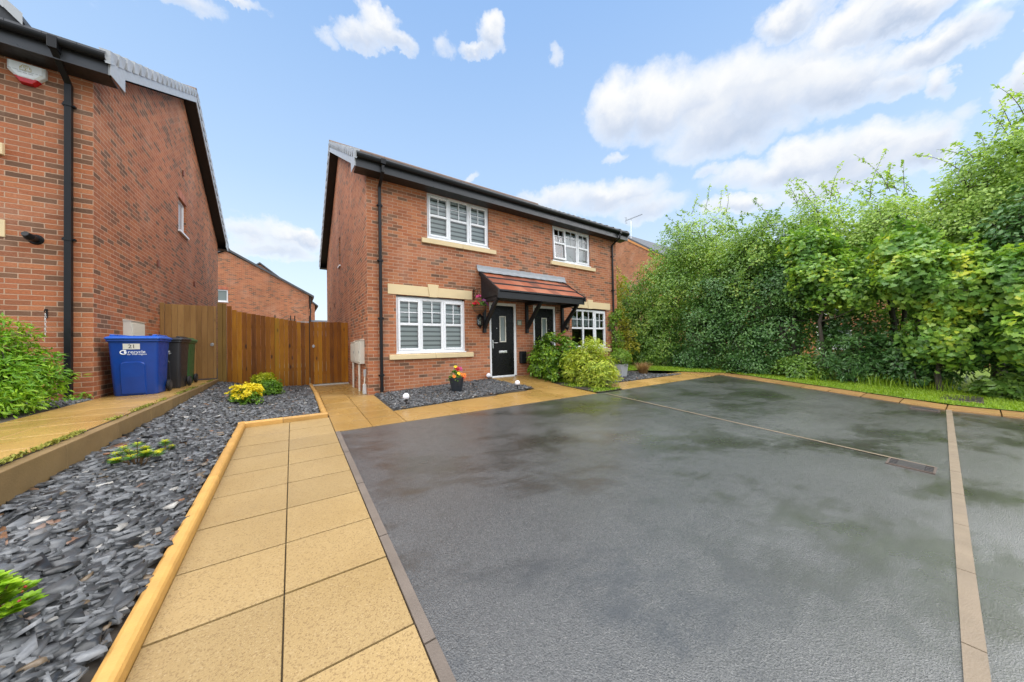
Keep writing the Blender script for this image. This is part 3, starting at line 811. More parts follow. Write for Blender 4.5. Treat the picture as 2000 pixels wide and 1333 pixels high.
def window(house, x0, x1, z0, z1, y=0.0, sashes=(0, 2), lights=3, blind=None, open_light=None, cols=2, name='window', bars=True):
    """three-light pvc casement. returns the window part (outer frame) with sub-parts"""
    mb = MB(); yo, yi = y+.055, y+.125; fw = .052
    mb.box(x0, x0+fw, yo, yi, z0, z1); mb.box(x1-fw, x1, yo, yi, z0, z1)
    mb.box(x0+fw, x1-fw, yo, yi, z0, z0+fw); mb.box(x0+fw, x1-fw, yo, yi, z1-fw, z1)
    W = (x1-x0-fw*2); cellw = W/lights; mull = .055
    cells = []
    for i in range(lights):
        a = x0+fw+cellw*i+(mull/2 if i else 0); b = x0+fw+cellw*(i+1)-(mull/2 if i < lights-1 else 0)
        cells.append((a, b))
        if i: mb.box(x0+fw+cellw*i-mull/2, x0+fw+cellw*i+mull/2, yo+.002, yi, z0+fw, z1-fw)
    mb.box(x0-.01, x1+.01, y-.012, yi, z0-.030, z0-.001)          # projecting pvc cill
    win = mb.build(name, PVC, house, bevel=.005)
    zm = z0+(z1-z0)*0.515
    pane = MB(); bar = MB()
    for i, (a, b) in enumerate(cells):
        za, zb = z0+fw, z1-fw
        s = .050 if i in sashes else .014
        yf, yb = (yo-.018, yi-.02) if i in sashes else (yo+.012, yi-.02)
        f = MB()
        f.box(a, a+s, yf, yb, za, zb); f.box(b-s, b, yf, yb, za, zb)
        f.box(a+s, b-s, yf, yb, za, za+s); f.box(a+s, b-s, yf, yb, zb-s, zb)
        f.box(a+s, b-s, yf+.004, yb, zm-.030, zm+.030)
        g = MB()
        if bars:
            mx = (a+b)/2; m2 = (zm+.030+zb-s)/2
            g.box(mx-.010, mx+.010, yo+.004, yo+.020, zm+.030, zb-s)
            g.box(a+s, mx-.010, yo+.006, yo+.018, m2-.009, m2+.009); g.box(mx+.010, b-s, yo+.006, yo+.018, m2-.009, m2+.009)
        p = MB()
        yg = yo+.026
        for c, d in ((za+s, zm-.030), (zm+.030, zb-s)):
            p.quad((a+s, yg, c), (b-s, yg, c), (b-s, yg, d), (a+s, yg, d))
        fo = f.build('sash', PVC, win, bevel=.006) if i in sashes else f.build('fixed_light', PVC, win, bevel=.004)
        po = p.build('pane', GLASS, win)
        objs = [fo, po]
        if bars: objs.append(g.build('glazing_bar', PVC, win))
        if i == open_light:                                       # top-hung, tilted out at the foot
            ang = R(-4); pv = Vector((0, yo, zb))-origin_of(win)
            for ob in objs:
                M = Matrix.Translation(pv) @ Matrix.Rotation(ang, 4, 'X') @ Matrix.Translation(-pv)
                ob.data.transform(M)
    if blind == 'zebra':
        q = MB(); zt_ = z1-.03; yb_ = y+.155
        while zt_ > z0+.02:
            q.box(x0+.03, x1-.03, yb_, yb_+.004, max(z0, zt_-.074), zt_)
            zt_ -= .114
        q.box(x0+.02, x1-.02, yb_-.02, yb_+.04, z1-.03, z1+.04)
        q.build('blind', BLINDL, win)
        q = MB(); q.box(x0+.0, x1-.0, yb_+.05, yb_+.055, z0, z1); q.build('blind_backing', simple('sheer_backing', (.34, .36, .34), .8, .05, 3), win)
    elif blind == 'half':
        q = MB(); xm = cells[1][0]-.02
        q.box(xm, x1, y+.20, y+.206, z0+.02, z1-.10); q.build('blind', BLINDP, win)
    elif blind == 'valance':
        q = MB(); n = 24
        for i in range(n):
            a = x0+(x1-x0)*i/n; b = x0+(x1-x0)*(i+1)/n
            sag = .05*math.sin(math.pi*((i % 8)+.5)/8)
            q.box(a, b, y+.26+.012*(i % 2), y+.28+.012*(i % 2), z0+.80-sag, z0+1.02+.10*math.sin(math.pi*((i % 8)+.5)/8))
        q.build('blind', VALANCE, win)
    return win

def stone_sill(win, x0, x1, z0, z1, y=0.0):
    mb = MB(); xm = (x0+x1)/2+.03; pr = .055
    for a, b in ((x0, xm-.003), (xm+.003, x1)):
        mb.add([(a,y-pr,z0),(b,y-pr,z0),(b,y+.05,z0),(a,y+.05,z0),(a,y-pr,z1-.02),(b,y-pr,z1-.02),(b,y+.05,z1),(a,y+.05,z1)],
               [(0,3,2,1),(4,5,6,7),(0,1,5,4),(1,2,6,5),(2,3,7,6),(3,0,4,7)])
    return mb.build('sill', STONE, win, bevel=.006)

def lintel(house, x0, x1, z0, z1, y=0.0):
    xm = (x0+x1)/2; zt = z1+.072
    mb = MB(); k0, k1 = .100, .140
    f = lambda z: k0+(k1-k0)*(z-z0)/(zt-z0)
    mb.prism([(x0, z0), (xm-k0-.003, z0), (xm-f(z1)-.003, z1), (x0, z1)], 'y', y-.016, y+.06)
    mb.prism([(xm+k0+.003, z0), (x1, z0), (x1, z1), (xm+f(z1)+.003, z1)], 'y', y-.016, y+.06)
    l = mb.build('lintel', STONE, house, bevel=.004)
    k = MB(); k.prism([(xm-k0, z0-.010), (xm+k0, z0-.010), (xm+k1, zt), (xm-k1, zt)], 'y', y-.030, y+.05)
    k.build('keystone', STONE, l, bevel=.006)
    return l

def roof_set(house, x0, x1, D, eave_z, slope, verge_l, verge_r, y0=-.42):
    """dual-pitch tiled roof running along X with verge caps, bargeboards, soffits, fascia, gutter"""
    yr = D/2; y1 = D-y0
    zt = lambda y: eave_z+slope*((y-y0) if y <= yr else (y1-y))
    zr = zt(yr)
    xa = x0-(.27 if verge_l else 0); xb = x1+(.27 if verge_r else 0)
    # tiles: stepped courses so the surface and the skyline show the laps
    mb = MB(); nc = 16
    for side in (0, 1):
        for k in range(nc):
            ya = y0+(yr-y0)*k/nc; yb = y0+(yr-y0)*(k+1)/nc+.05
            if side: ya, yb = D-ya, D-yb
            za, zb = zt(ya)+.035, zt(yb)+.008
            w_ = .30; x = xa+.02
            while x < xb-.02:
                xe = min(x+w_-.004, xb-.02)
                mb.add([(x, ya, za), (xe, ya, za), (xe, yb, zb), (x, yb, zb), (x, ya, za-.05), (xe, ya, za-.05)], [(0, 1, 2, 3), (4, 5, 1, 0)])
                x += w_
    rf = mb.build('roof', TILE_D, house)
    mb = MB()
    mb.prism([(y0+.05, zt(y0+.05)-.10), (yr, zr-.10), (y1-.05, zt(y1-.05)-.10), (y1-.05, zt(y1-.05)-.02), (yr, zr-.02), (y0+.05, zt(y0+.05)-.02)], 'x', xa+.06, xb-.06)
    mb.build('roof_deck', DARKB, rf)
    mb = MB(); x = xa-.01
    while x < xb:
        xe = min(x+.45, xb+.01)
        mb.tube([(x, yr, zr-.02), (xe-.006, yr, zr-.02)], .125, 12); x += .45
    mb.build('ridge_tiles', RIDGE, rf, smooth=False)
    for on, xv, s in ((verge_l, x0, -1), (verge_r, x1, 1)):
        if not on: continue
        xo = xv+s*.25
        cap = MB(); n = 18
        for side in (0, 1):
            for k in range(n):
                ya = y0+.02+(yr-y0-.02)*k/n; yb = y0+.02+(yr-y0-.02)*(k+.84)/n
                za, zb = zt(ya)+.070, zt(yb)+.030
                if side: ya, yb = D-ya, D-yb
                o_ = xo+s*.045; i_ = xo-s*.07
                cap.add([(o_, ya, za), (o_, yb, zb), (o_-s*.02, yb, zb-.165), (o_, ya, za-.200), (i_, ya, za), (i_, yb, zb), (o_-s*.05, ya, za-.200), (o_-s*.05, yb, zb-.165)],
                        [(0, 1, 2, 3), (0, 4, 5, 1), (3, 2, 7, 6), (0, 3, 6, 4), (1, 5, 7, 2)])
        cap.build('verge_caps', GREYV, house)
        bk = MB()
        bk.prism([(y0+.03, zt(y0+.03)-.13), (yr, zr-.13), (D-y0-.03, zt(D-y0-.03)-.13), (D-y0-.03, zt(D-y0-.03)+.012), (yr, zr+.012), (y0+.03, zt(y0+.03)+.012)], 'x', min(xo, xo+s*.019), max(xo, xo+s*.019))
        bk.build('verge_gap_shade', DARKB, house)  # dark strip added behind the caps so their gaps read as shade
        for side in (0, 1):
            pa = [(y0+.09, zt(y0+.09)-.10), (yr, zr-.10), (yr, zr-.30), (y0+.09, zt(y0+.09)-.30)]
            if side: pa = [(D-y, z) for y, z in pa]
            MB().prism(pa, 'x', xo, xo+s*.018).build('bargeboard', GREYV, house)
        for side in (0, 1):
            pa = [(y0+.09, zt(y0+.09)-.285), (yr, zr-.285), (yr, zr-.265), (y0+.09, zt(y0+.09)-.265)]
            if side: pa = [(D-y, z) for y, z in pa]
            MB().prism(pa, 'x', min(xv, xo-s*.002), max(xv, xo-s*.002)).build('verge_soffit', DARKB, house)
        for side in (0, 1):
            ya, yb = y0+.08, .17
            pa = [(ya, eave_z-.245), (yb, eave_z-.245), (yb, zt(yb)-.302), (ya, zt(ya)-.09)] if zt(yb)-.302 > eave_z-.245+.01 else [(ya, eave_z-.245), (yb, eave_z-.245), (ya, zt(ya)-.09)]
            pa = [(ya, eave_z-.245), (yb, eave_z-.175), (yb, zt(yb)-.16), (ya, zt(ya)-.09)]
            if side: pa = [(D-y, z) for y, z in pa]
            MB().prism(pa, 'x', xo+s*.0195, xo+s*.028).build('box_end', GREYV, house)
    for yy, y2 in ((y0+.085, y0+.105), (D-y0-.105, D-y0-.085)):
        MB().box(x0-(.25 if verge_l else 0), x1+(.25 if verge_r else 0), yy, y2, eave_z-.25, eave_z-.02).build('fascia', GREYF, house)
    for ya, yb in ((y0+.106, .0), (D, D-y0-.106)):
        MB().box(x0-(.25 if verge_l else 0), x1+(.25 if verge_r else 0), ya, yb, eave_z-.245, eave_z-.228).build('eaves_soffit', DARKB, house)
    for yc in (y0+.03, D-y0-.03):
        pts = []; n = 10
        prof = [(yc+.058*math.cos(a), eave_z-.012+.075*math.sin(a)) for a in [math.pi+math.pi*i/n for i in range(n+1)]]
        inner = [(yc+.052*math.cos(a), eave_z-.012+.068*math.sin(a)) for a in [math.pi+math.pi*i/n for i in range(n+1)]][::-1]
        MB().prism(prof+inner, 'x', xa+.02, xb-.02).build('gutter', BLACKP, house)
    return zt

def downpipe(house, x, z0, eave_z, y0=-.42, sq=False, zbrack=()):
    mb = MB(); r = .034
    ye = y0+.03
    if sq:
        mb.box(x-.034, x+.034, -.075, -.008, z0, eave_z-.42)
        mb.prism([(-.075, eave_z-.42), (-.008, eave_z-.42), (ye+.036, eave_z-.17), (ye-.036, eave_z-.17)], 'x', x-.033, x+.033)
        mb.box(x-.043, x+.043, ye-.065, ye+.06, eave_z-.17, eave_z+.0)
    else:
        mb.tube([(x, -.045, z0), (x, -.045, eave_z-.46), (x, -.06, eave_z-.42), (x, ye-.01, eave_z-.24), (x, ye, eave_z-.19), (x, ye, eave_z-.08)], r, 12)
        mb.box(x-.05, x+.05, ye-.066, ye+.055, eave_z-.10, eave_z+.004)
    p = mb.build('downpipe', BLACKP, house, bevel=.004 if sq else 0)
    for z in zbrack:
        b = MB(); b.box(x-.062, x+.062, -.05, -.004, z-.014, z+.014); b.box(x-.040, x+.040, -.084, -.049, z-.022, z+.022); b.build('bracket', BLACKP, p)
    return p

def vents(house, pts, plane, s=1):
    for y, z in pts:
        mb = MB(); mb.box(plane-.02 if s < 0 else plane+.001, plane-.001 if s < 0 else plane+.035, y-.035, y+.035, z-.075, z+.075)
        mb.build('wall_vent', TERRA, house, bevel=.008)

# ------------------------------------------------------------------ the pair of houses in the middle
HX, HD = 8.677, 9.87
H = thing('brick_house', 'red brick pair of semi-detached houses with two black front doors under one porch roof', 'house', (0, 0, 0))
G1 = (.615, 2.385, .912, 2.225); U1 = (1.384, 3.153, 3.750, 4.880); U2 = (5.507, 7.273, 3.750, 4.880); G2 = (6.295, 8.065, .912, 2.225)
D1 = (3.118, 4.033, .165, 2.245); D2 = (4.662, 5.577, .165, 2.245)
mb = MB()
holes = [(G1[0], G1[1], .885, 2.270), (G2[0], G2[1], .885, 2.270), (U1[0], U1[1], 3.722, 4.885), (U2[0], U2[1], 3.722, 4.885),
         (D1[0], D1[1], .02, D1[3]), (D2[0], D2[1], .02, D2[3])]
wall_face(mb, 0, HX, -.5, 4.90, holes, lambda u, z: (u, 0, z), .10)
wall_face(mb, 0, HD, -.5, 4.90, [(4.66, 5.00, 3.90, 4.98-.1)], lambda u, z: (0, u, z), .10, inward=(1, 0, 0))
wall_face(mb, 0, HD, -.5, 4.90, [], lambda u, z: (HX, HD-u, z), .1)
wall_face(mb, 0, HX, -.5, 4.90, [], lambda u, z: (HX-u, HD, z), .1)
for xx in (0, HX):
    mb.add([(xx, 0, 4.90), (xx, HD, 4.90), (xx, HD, 5.02), (xx, HD/2, 7.82), (xx, 0, 5.02)], [(0, 1, 2, 3, 4)])
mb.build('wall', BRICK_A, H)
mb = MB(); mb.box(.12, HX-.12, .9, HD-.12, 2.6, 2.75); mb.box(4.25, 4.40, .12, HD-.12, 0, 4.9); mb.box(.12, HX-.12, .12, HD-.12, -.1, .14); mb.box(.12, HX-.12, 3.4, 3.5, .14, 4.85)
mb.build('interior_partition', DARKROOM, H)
zt_h = roof_set(H, 0, HX, HD, 5.105, .569, True, True)
win = window(H, *G1, blind='zebra'); stone_sill(win, .450, 2.590, .757, .884)
lintel(H, .433, 2.588, 2.272, 2.505)
win = window(H, *U1, blind='zebra'); stone_sill(win, 1.238, 3.350, 3.588, 3.721)
win = window(H, *U2, blind='half', open_light=0, sashes=(0, 2)); stone_sill(win, 5.400, 7.470, 3.588, 3.721)
win = window(H, *G2, blind='valance', sashes=(2,)); stone_sill(win, 6.13, 8.24, .757, .884)
lintel(H, 6.11, 8.264, 2.272, 2.505)
def front_door(d, hinge_right):
    x0, x1, z0, z1 = d; f = .072
    mb = MB(); mb.box(x0, x0+f, .02, .10, z0, z1); mb.box(x1-f, x1, .02, .10, z0, z1); mb.box(x0+f, x1-f, .02, .10, z1-f, z1); mb.box(x0+f, x1-f, .01, .11, z0-.03, z0+.022)
    fr = mb.build('door_frame', PVC, H, bevel=.006)
    mb = MB(); a, b, c, e = x0+f+.004, x1-f-.004, z0+.026, z1-f-.004
    wx = (a+b)/2; g0, g1, h0, h1 = wx-.095, wx+.095, z0+.98, z0+1.70
    # leaf with a real glazed slot and two moulded panels
    wall_face(mb, a, b, c, e, [(g0, g1, h0, h1)], lambda u, z: (u, .045, z), .03)
    mb.box(a, b, .0752, .090, c, h0); mb.box(a, b, .0752, .090, h1, e)
    for p0, p1, q0, q1 in ((a+.10, b-.10, c+.10, c+.72),):
        for r0, r1, s0, s1 in ((p0, p1, q0, q0+.014), (p0, p1, q1-.014, q1), (p0, p0+.014, q0, q1), (p1-.014, p1, q0, q1)):
            mb.box(r0, r1, .038, .0452, s0, s1)
    dr = mb.build('door', DOORB, H)
    q = MB(); s = .030
    q.box(g0-.012, g0+s-.012, .028, .052, h0-.012, h1+.012); q.box(g1-s+.012, g1+.012, .028, .052, h0-.012, h1+.012)
    q.box(g0+s-.012, g1-s+.012, .028, .052, h0-.012, h0+s-.012); q.box(g0+s-.012, g1-s+.012, .028, .052, h1-s+.012, h1+.012)
    q.build('glazing_frame', CREAM, dr, bevel=.004)
    q = MB(); q.box(g0+.012, g1-.012, .056, .062, h0+.012, h1-.012); q.build('pane', FROST, dr)
    q = MB(); q.box(wx-.135, wx+.135, .034, .048, z0+.66, z0+.725); q.box(wx-.12, wx+.12, .030, .036, z0+.675, z0+.71); q.build('letterbox', CHROME, dr, bevel=.003)
    hx_ = b-.05 if hinge_right is False else a+.05
    sgn = 1 if hinge_right else -1
    q = MB(); q.box(hx_-.015, hx_+.015, .036, .046, z0+.80, z0+1.03); q.tube([(hx_, .045, z0+.95), (hx_, .0, z0+.95)], .009, 8); q.tube([(hx_, .0, z0+.95), (hx_+sgn*.13, -.002, z0+.95)], .009, 8)
    q.build('handle', CHROME, dr, bevel=.002)
    q = MB(); q.lathe([(.011, 0), (.011, .008)], (0, 0, 0), 12)
    px_ = wx-.20 if hinge_right else wx+.20
    q2 = MB(); q2.tube([(px_, .046, z0+1.36), (px_, .036, z0+1.36)], .011, 12); q2.build('door_viewer', CHROME, dr)
front_door(D1, True); front_door(D2, False)
# canopy
CA, CB, CY = 2.80, 5.93, -.93
mb = MB()
mb.prism([(-.004, 2.33), (CY+.05, 2.33), (CY+.05, 2.40), (-.004, 3.02)], 'x', CA+.075, CB-.075)
can = mb.build('canopy', DARKB, H)
mb = MB()
mb.box(CA+.02, CB-.02, CY, CY+.025, 2.225, 2.390)
mb.build('fascia', BLACKW, can, bevel=.004)
mb = MB(); mb.box(CA+.076, CB-.076, CY+.026, -.012, 2.300, 2.328); mb.build('soffit', BLACKW, can)
mb = MB()
ct = lambda y: 3.045+(2.415-3.045)*(y/CY)
for xx, s in ((CA+.055, -1), (CB-.055, 1)):
    MB().prism([(-.004, ct(0)-.02), (CY+.01, ct(CY)-.02), (CY+.01, ct(CY)-.19), (-.25, ct(-.25)-.19), (-.004, ct(0)-.10)], 'x', xx-.010, xx+.010).build('cheek_board', BLACKW, can)
mb.prism([(-.012, 2.31), (-.30, 2.31), (CY+.03, 2.31), (-.012, 2.98)], 'x', CA+.066, CA+.074)
mb.build('cheek_board', BLACKW, can)
mb = MB()
for k in range(3):
    ya, yb = CY-.03+k*(-CY+.03)/3.0, CY-.03+(k+1)*(-CY+.03)/3.0+.03
    yb = min(yb, -.006); x = CA+.06; off = .15*(k % 2)
    while x < CB-.06:
        xe = min(x+.30-(off if x == CA+.06 else 0), CB-.06)
        za, zb = ct(ya)+.052, ct(yb)+.010
        mb.add([(x, ya, za), (xe-.002, ya, za), (xe-.002, yb, zb), (x, yb, zb), (x, ya, za-.035), (xe-.002, ya, za-.035), (xe-.002, yb, zb-.02), (x, yb, zb-.02)],
               [(0,1,2,3),(5,6,2,1),(7,4,0,3)])
        mb.add([(x, ya, za-.042), (xe-.002, ya, za-.042), (xe-.002, ya, za), (x, ya, za)], [(0, 1, 2, 3)], 1)  # black strip under each course, a painted shadow line
        x = xe
mb.build('tiles', [TILE_R, BLACKW], can)
mb = MB()
for xx in (CA, CB-.05):
    for k in range(3):
        ya, yb = CY-.045+k*(-CY+.045)/3.0, CY-.045+(k+1)*(-CY+.045)/3.0
        yb = min(yb, -.008)
        mb.add([(xx,ya,ct(ya)+.062),(xx+.05,ya,ct(ya)+.062),(xx+.05,yb,ct(yb)+.045),(xx,yb,ct(yb)+.045),(xx,ya,ct(ya)-.075),(xx+.05,ya,ct(ya)-.075),(xx+.05,yb,ct(yb)-.075),(xx,yb,ct(yb)-.075)],
               [(0,1,2,3),(0,3,7,4),(1,5,6,2),(0,4,5,1),(3,2,6,7)])
mb.build('verge_caps', BLACKW, can)
mb = MB()
n = 40
rows = [(-.004, 3.235), (-.020, 3.225), (-.030, 3.14), (-.07, 3.075), (-.115, 3.035)]
for i in range(n):
    xa_, xb_ = CA-.06+(CB-CA+.13)*i/n, CA-.06+(CB-CA+.13)*(i+1)/n
    for (ya, za), (yb, zb) in zip(rows[:-1], rows[1:]):
        ja = .006*math.sin(i*1.7); jb = .006*math.sin((i+1)*1.7)
        mb.add([(xa_, ya, za+ja), (xb_, ya, za+jb), (xb_, yb, zb+jb), (xa_, yb, zb+ja)], [(0, 3, 2, 1)])
mb.build('flashing', LEAD, can, smooth=True)
for bx in (2.935, 4.385, 5.825):
    mb = MB(); h = .042
    mb.box(bx-h, bx+h, -.085, -.004, 1.39, 2.298)
    mb.box(bx-h, bx+h, -.76, -.086, 2.205, 2.298)
    a, b = Vector((0, -.06, 1.56)), Vector((0, -.70, 2.215))
    mb.prism([(-.086, 1.50), (-.086, 1.66), (-.60, 2.204), (-.74, 2.204)], 'x', bx-h+.004, bx+h-.004)
    mb.build('canopy_bracket', BLACKW, can, bevel=.006)
downpipe(H, .272, .0, 5.105, zbrack=(.42, 1.70, 3.0, 4.25))
downpipe(H, 8.41, -.05, 5.105, zbrack=(1.70, 3.0, 4.25))
# slit window and vents on the gable
mb = MB(); mb.box(.06, .10, 4.66, 5.00, 3.90, 4.88); wq = mb.build('window', PVC, H)
mb = MB(); mb.box(-.045, .058, 4.60, 5.06, 3.845, 3.898); mb.build('sill', PVC, wq, bevel=.004)
mb = MB(); mb.quad((.058, 4.70, 3.95), (.058, 4.96, 3.95), (.058, 4.96, 4.84), (.058, 4.70, 4.84)); mb.build('pane', FROST, wq)
vents(H, [(4.65, 5.70), (8.1, 2.72), (6.7, 2.735)], 0, -1)

# ------------------------------------------------------------------ the neighbour's house on the left
LX, LD, LB = -3.865, 9.90, .30
N = thing('brick_house', 'tall red brick house cut off by the left edge, alarm box on its front', 'house', (LX, 0, LB))
mb = MB()
NW = [(-6.30, -4.86, 2.92, 3.0), ]
holes = [(-6.25, -4.80, 1.20, 2.66), (-6.25, -4.80, 3.90, 5.20)]
wall_face(mb, -12, LX, -.5, 5.24, holes, lambda u, z: (u, 0, z), .10)
wall_face(mb, 0, LD, -.5, 5.24, [(4.44, 5.19, 4.30, 5.20)], lambda u, z: (LX, LD-(LD-u), z), .10, inward=(-1, 0, 0))
wall_face(mb, -12, LX, -.5, 5.24, [], lambda u, z: (u, LD, z), .1)
for xx in (LX, -12):
    mb.add([(xx, 0, 5.24), (xx, LD, 5.24), (xx, LD, 5.36), (xx, LD/2, 8.14), (xx, 0, 5.36)], [(0, 1, 2, 3, 4)])
# gabled dormer front above the upper window
mb.add([(-6.85, -.002, 5.0), (-4.56, -.002, 5.0), (-4.56, -.002, 5.55), (-5.70, -.002, 6.72), (-6.85, -.002, 5.55)], [(0, 1, 2, 3, 4)])
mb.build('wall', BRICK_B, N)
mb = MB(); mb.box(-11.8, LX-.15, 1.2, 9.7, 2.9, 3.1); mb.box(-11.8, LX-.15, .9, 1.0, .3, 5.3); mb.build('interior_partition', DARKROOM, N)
zt_n = roof_set(N, -12, LX, LD, 5.445, .565, False, True)
win = window(N, -6.25, -4.80, 1.25, 2.64); stone_sill(win, -6.42, -4.655, 1.08, 1.198)
lintel(N, -6.42, -4.645, 2.665, 2.905)
win = window(N, -6.25, -4.80, 4.02, 5.18); stone_sill(win, -6.42, -4.650, 3.80, 3.975)
mb = MB(); mb.box(-6.42, -4.640, -.018, .06, 5.215, 5.52); mb.build('lintel', STONE, N, bevel=.005)
# dormer roof
mb = MB()
dy0, dy1 = -.42, 3.2
for s in (-1, 1):
    xe, xr = -5.70+s*1.36, -5.70
    ze, zr_ = 5.60, 6.98
    mb.add([(xe, dy0, ze), (xr, dy0, zr_), (xr, dy1, zr_), (xe, dy1, ze), (xe, dy0, ze-.07), (xr, dy0, zr_-.07), (xr, dy1, zr_-.07), (xe, dy1, ze-.07)],
           [(0, 3, 2, 1), (4, 5, 6, 7), (0, 1, 5, 4), (0, 4, 7, 3), (2, 3, 7, 6)])
dm = mb.build('dormer_roof', TILE_D, N)
mb = MB()
for s in (-1, 1):
    mb.prism([(-5.70+s*1.34, 5.53), (-5.70, 6.91), (-5.70, 6.68), (-5.70+s*1.34, 5.33)], 'y', dy0+.10, dy0+.12)
mb.build('bargeboard', GREYF, dm)
mb = MB()
for s in (-1, 1):
    k = 9
    for i in range(k):
        fa, fb = i/k, (i+1)/k
        mb.add([(-5.70+s*1.37*(1-fa), dy0-.012, 5.60+1.38*fa+.02), (-5.70+s*1.37*(1-fb), dy0-.012, 5.60+1.38*fb+.005), (-5.70+s*1.37*(1-fb), dy0-.012, 5.60+1.38*fb-.13), (-5.70+s*1.37*(1-fa), dy0-.012, 5.60+1.38*fa-.14)], [(0, 1, 2, 3)])
mb.build('verge_caps', GREYV, dm)
downpipe(N, -4.085, .34, 5.445, sq=True, zbrack=(.72, 2.72, 4.72))
# gable window with soldier arch
mb = MB(); mb.box(LX-.095, LX-.05, 4.44, 4.49, 4.30, 5.20); mb.box(LX-.095, LX-.05, 5.14, 5.19, 4.30, 5.20); mb.box(LX-.095, LX-.05, 4.49, 5.14, 4.30, 4.36); mb.box(LX-.095, LX-.05, 4.49, 5.14, 5.14, 5.20)
wq = mb.build('window', PVC, N, bevel=.005)
mb = MB(); mb.quad((LX-.07, 4.49, 4.36), (LX-.07, 5.14, 4.36), (LX-.07, 5.14, 5.14), (LX-.07, 4.49, 5.14)); mb.build('pane', simple('obscure_glass', (.42, .47, .50), .12, .05, 8), wq)
mb = MB(); mb.box(LX-.05, LX+.055, 4.38, 5.25, 4.245, 4.298); mb.build('sill', PVC, wq, bevel=.005)
mb = MB()
for i in range(10):
    y = 4.40+i*.083
    mb.box(LX-.02, LX+.008, y, y+.074, 5.205, 5.42)
mb.build('brick_arch', simple('arch_brick', (.40, .15, .085), .7, .3, 14, island=.2), N)
vents(N, [(4.83, 6.00), (2.785, 3.02), (6.0, 3.10)], LX, 1)
# boiler flue and wall hook with chain
mb = MB(); mb.tube([(-4.39, -.0, 2.675), (-4.39, -.02, 2.675)], [.075, .06], 18); mb.tube([(-4.39, -.005, 2.675), (-4.39, -.16, 2.672)], .045, 16)
mb.tube([(-4.39, -.14, 2.675), (-4.40, -.21, 2.70)], [.052, .035], 14)
mb.build('boiler_flue', BLACKP, N, smooth=False)
mb = MB(); mb.box(-4.30, -4.285, -.012, -.002, 1.55, 1.68); mb.tube([(-4.292, -.01, 1.665), (-4.292, -.05, 1.675), (-4.285, -.075, 1.65), (-4.290, -.07, 1.635)], .006, 6)
hk = mb.build('wall_hook', BLACKP, N)
mb = MB()
for i in range(9):
    z = 1.60-i*.036
    mb.tube([(-4.290+.007*math.cos(a)*(i % 2), -.045+.007*math.cos(a)*((i+1) % 2), z+.020*math.sin(a)) for a in [2*math.pi*k/8 for k in range(9)]], .003, 5)
mb.build('chain', CHROME, hk)
# ------------------------------------------------------------------ fence and gates
FY = 2.95
def boards(x0, x1, w_, zb, zt_, y, lap=.0, th=.018):
    mb = MB(); x = x0; k = 0
    while x < x1-.01:
        xe = min(x+w_*random.uniform(.93, 1.05), x1)
        if x1-xe < .03: xe = x1
        yy = y+random.uniform(-.004, .004)+(.010 if k % 2 else 0)*lap
        za, zc = zb(x), zb(xe)
        mb.add([(x+.002, yy, za), (xe-.002, yy, zc), (xe-.002, yy+th, zc), (x+.002, yy+th, za), (x+.002, yy, zt_((x+xe)/2)), (xe-.002, yy, zt_((x+xe)/2)), (xe-.002, yy+th, zt_((x+xe)/2)), (x+.002, yy+th, zt_((x+xe)/2))],
               [(0,3,2,1),(4,5,6,7),(0,1,5,4),(1,2,6,5),(2,3,7,6),(3,0,4,7)])
        x = xe; k += 1
    return mb
def ring_latch(parent, x, z):
    mb = MB(); mb.lathe([(.036, 0), (.036, .004), (.030, .008)], (0, 0, 0), 18)
    mb.v = [(x+a, FY-.003-c, z+b) for a, b, c in mb.v]
    n = 16; pts = [(x+.028*math.cos(2*math.pi*i/n), FY-.022, z-.012+.028*math.sin(2*math.pi*i/n)) for i in range(n+1)]
    mb.tube(pts, .006, 6)
    return mb.build('ring_latch', GALV, parent)
g = thing('garden_gate', 'pale weathered board gate on the raised path behind the wheelie bins', 'gate', (-3.4, FY, LZ))
boards(-3.785, -2.905, .105, lambda x: LZ+.03, lambda x: 2.135-.012*(x+3.78), FY).build('boards', WOOD_P, g, bevel=.003)
mb = MB()
for z in (.62, 1.25, 1.88): mb.box(-3.78, -2.91, FY+.024, FY+.07, z, z+.09)
mb.build('ledge', WOOD_P, g)
mb = MB(); mb.box(-3.862, -3.792, FY-.01, FY+.08, LZ, 2.16); mb.build('gate_post', WOOD_P, g, bevel=.004)
ring_latch(g, -2.985, 1.19)
f = thing('wooden_fence', 'dark stained board fence with a sloping top between the two garden gates', 'fence', (-1.9, FY, .1))
def ftop(x):
    base = 2.052+(x+2.70)*(-0.178)
    if x < -2.52: base += .16*((-2.52-x)/.20)**1.6
    return base+.004*math.sin(x*31)
b_ = boards(-2.715, -.985, .098, lambda x: zbed1(x, 2.9)-.05, ftop, FY, lap=1)
b_.build('boards', WOOD_D, f, bevel=.003)
mb = MB(); mb.box(-2.885, -2.795, FY-.035, FY+.06, .2, 2.205); mb.build('post', POSTM, f, bevel=.005)
mb = MB(); mb.box(-2.793, -2.722, FY-.020, FY+.04, .16, 2.200); mb.build('post', POSTM, f, bevel=.005)
mb = MB()
for z in (.45, 1.05, 1.6): mb.box(-2.70, -.99, FY+.032, FY+.07, z, z+.08)
mb.build('rail', WOOD_D, f)
g = thing('garden_gate', 'dark stained board gate beside the meter boxes at the end of the yellow side path', 'gate', (-.5, FY, .02))
boards(-.968, -.012, .098, lambda x: .045, lambda x: 1.800+.006*math.sin(x*17), FY).build('boards', WOOD_D, g, bevel=.003)
mb = MB()
for z in (.30, .95, 1.55): mb.box(-.96, -.03, FY+.026, FY+.07, z, z+.09)
mb.build('ledge', WOOD_D, g)
ring_latch(g, -.885, 1.115)

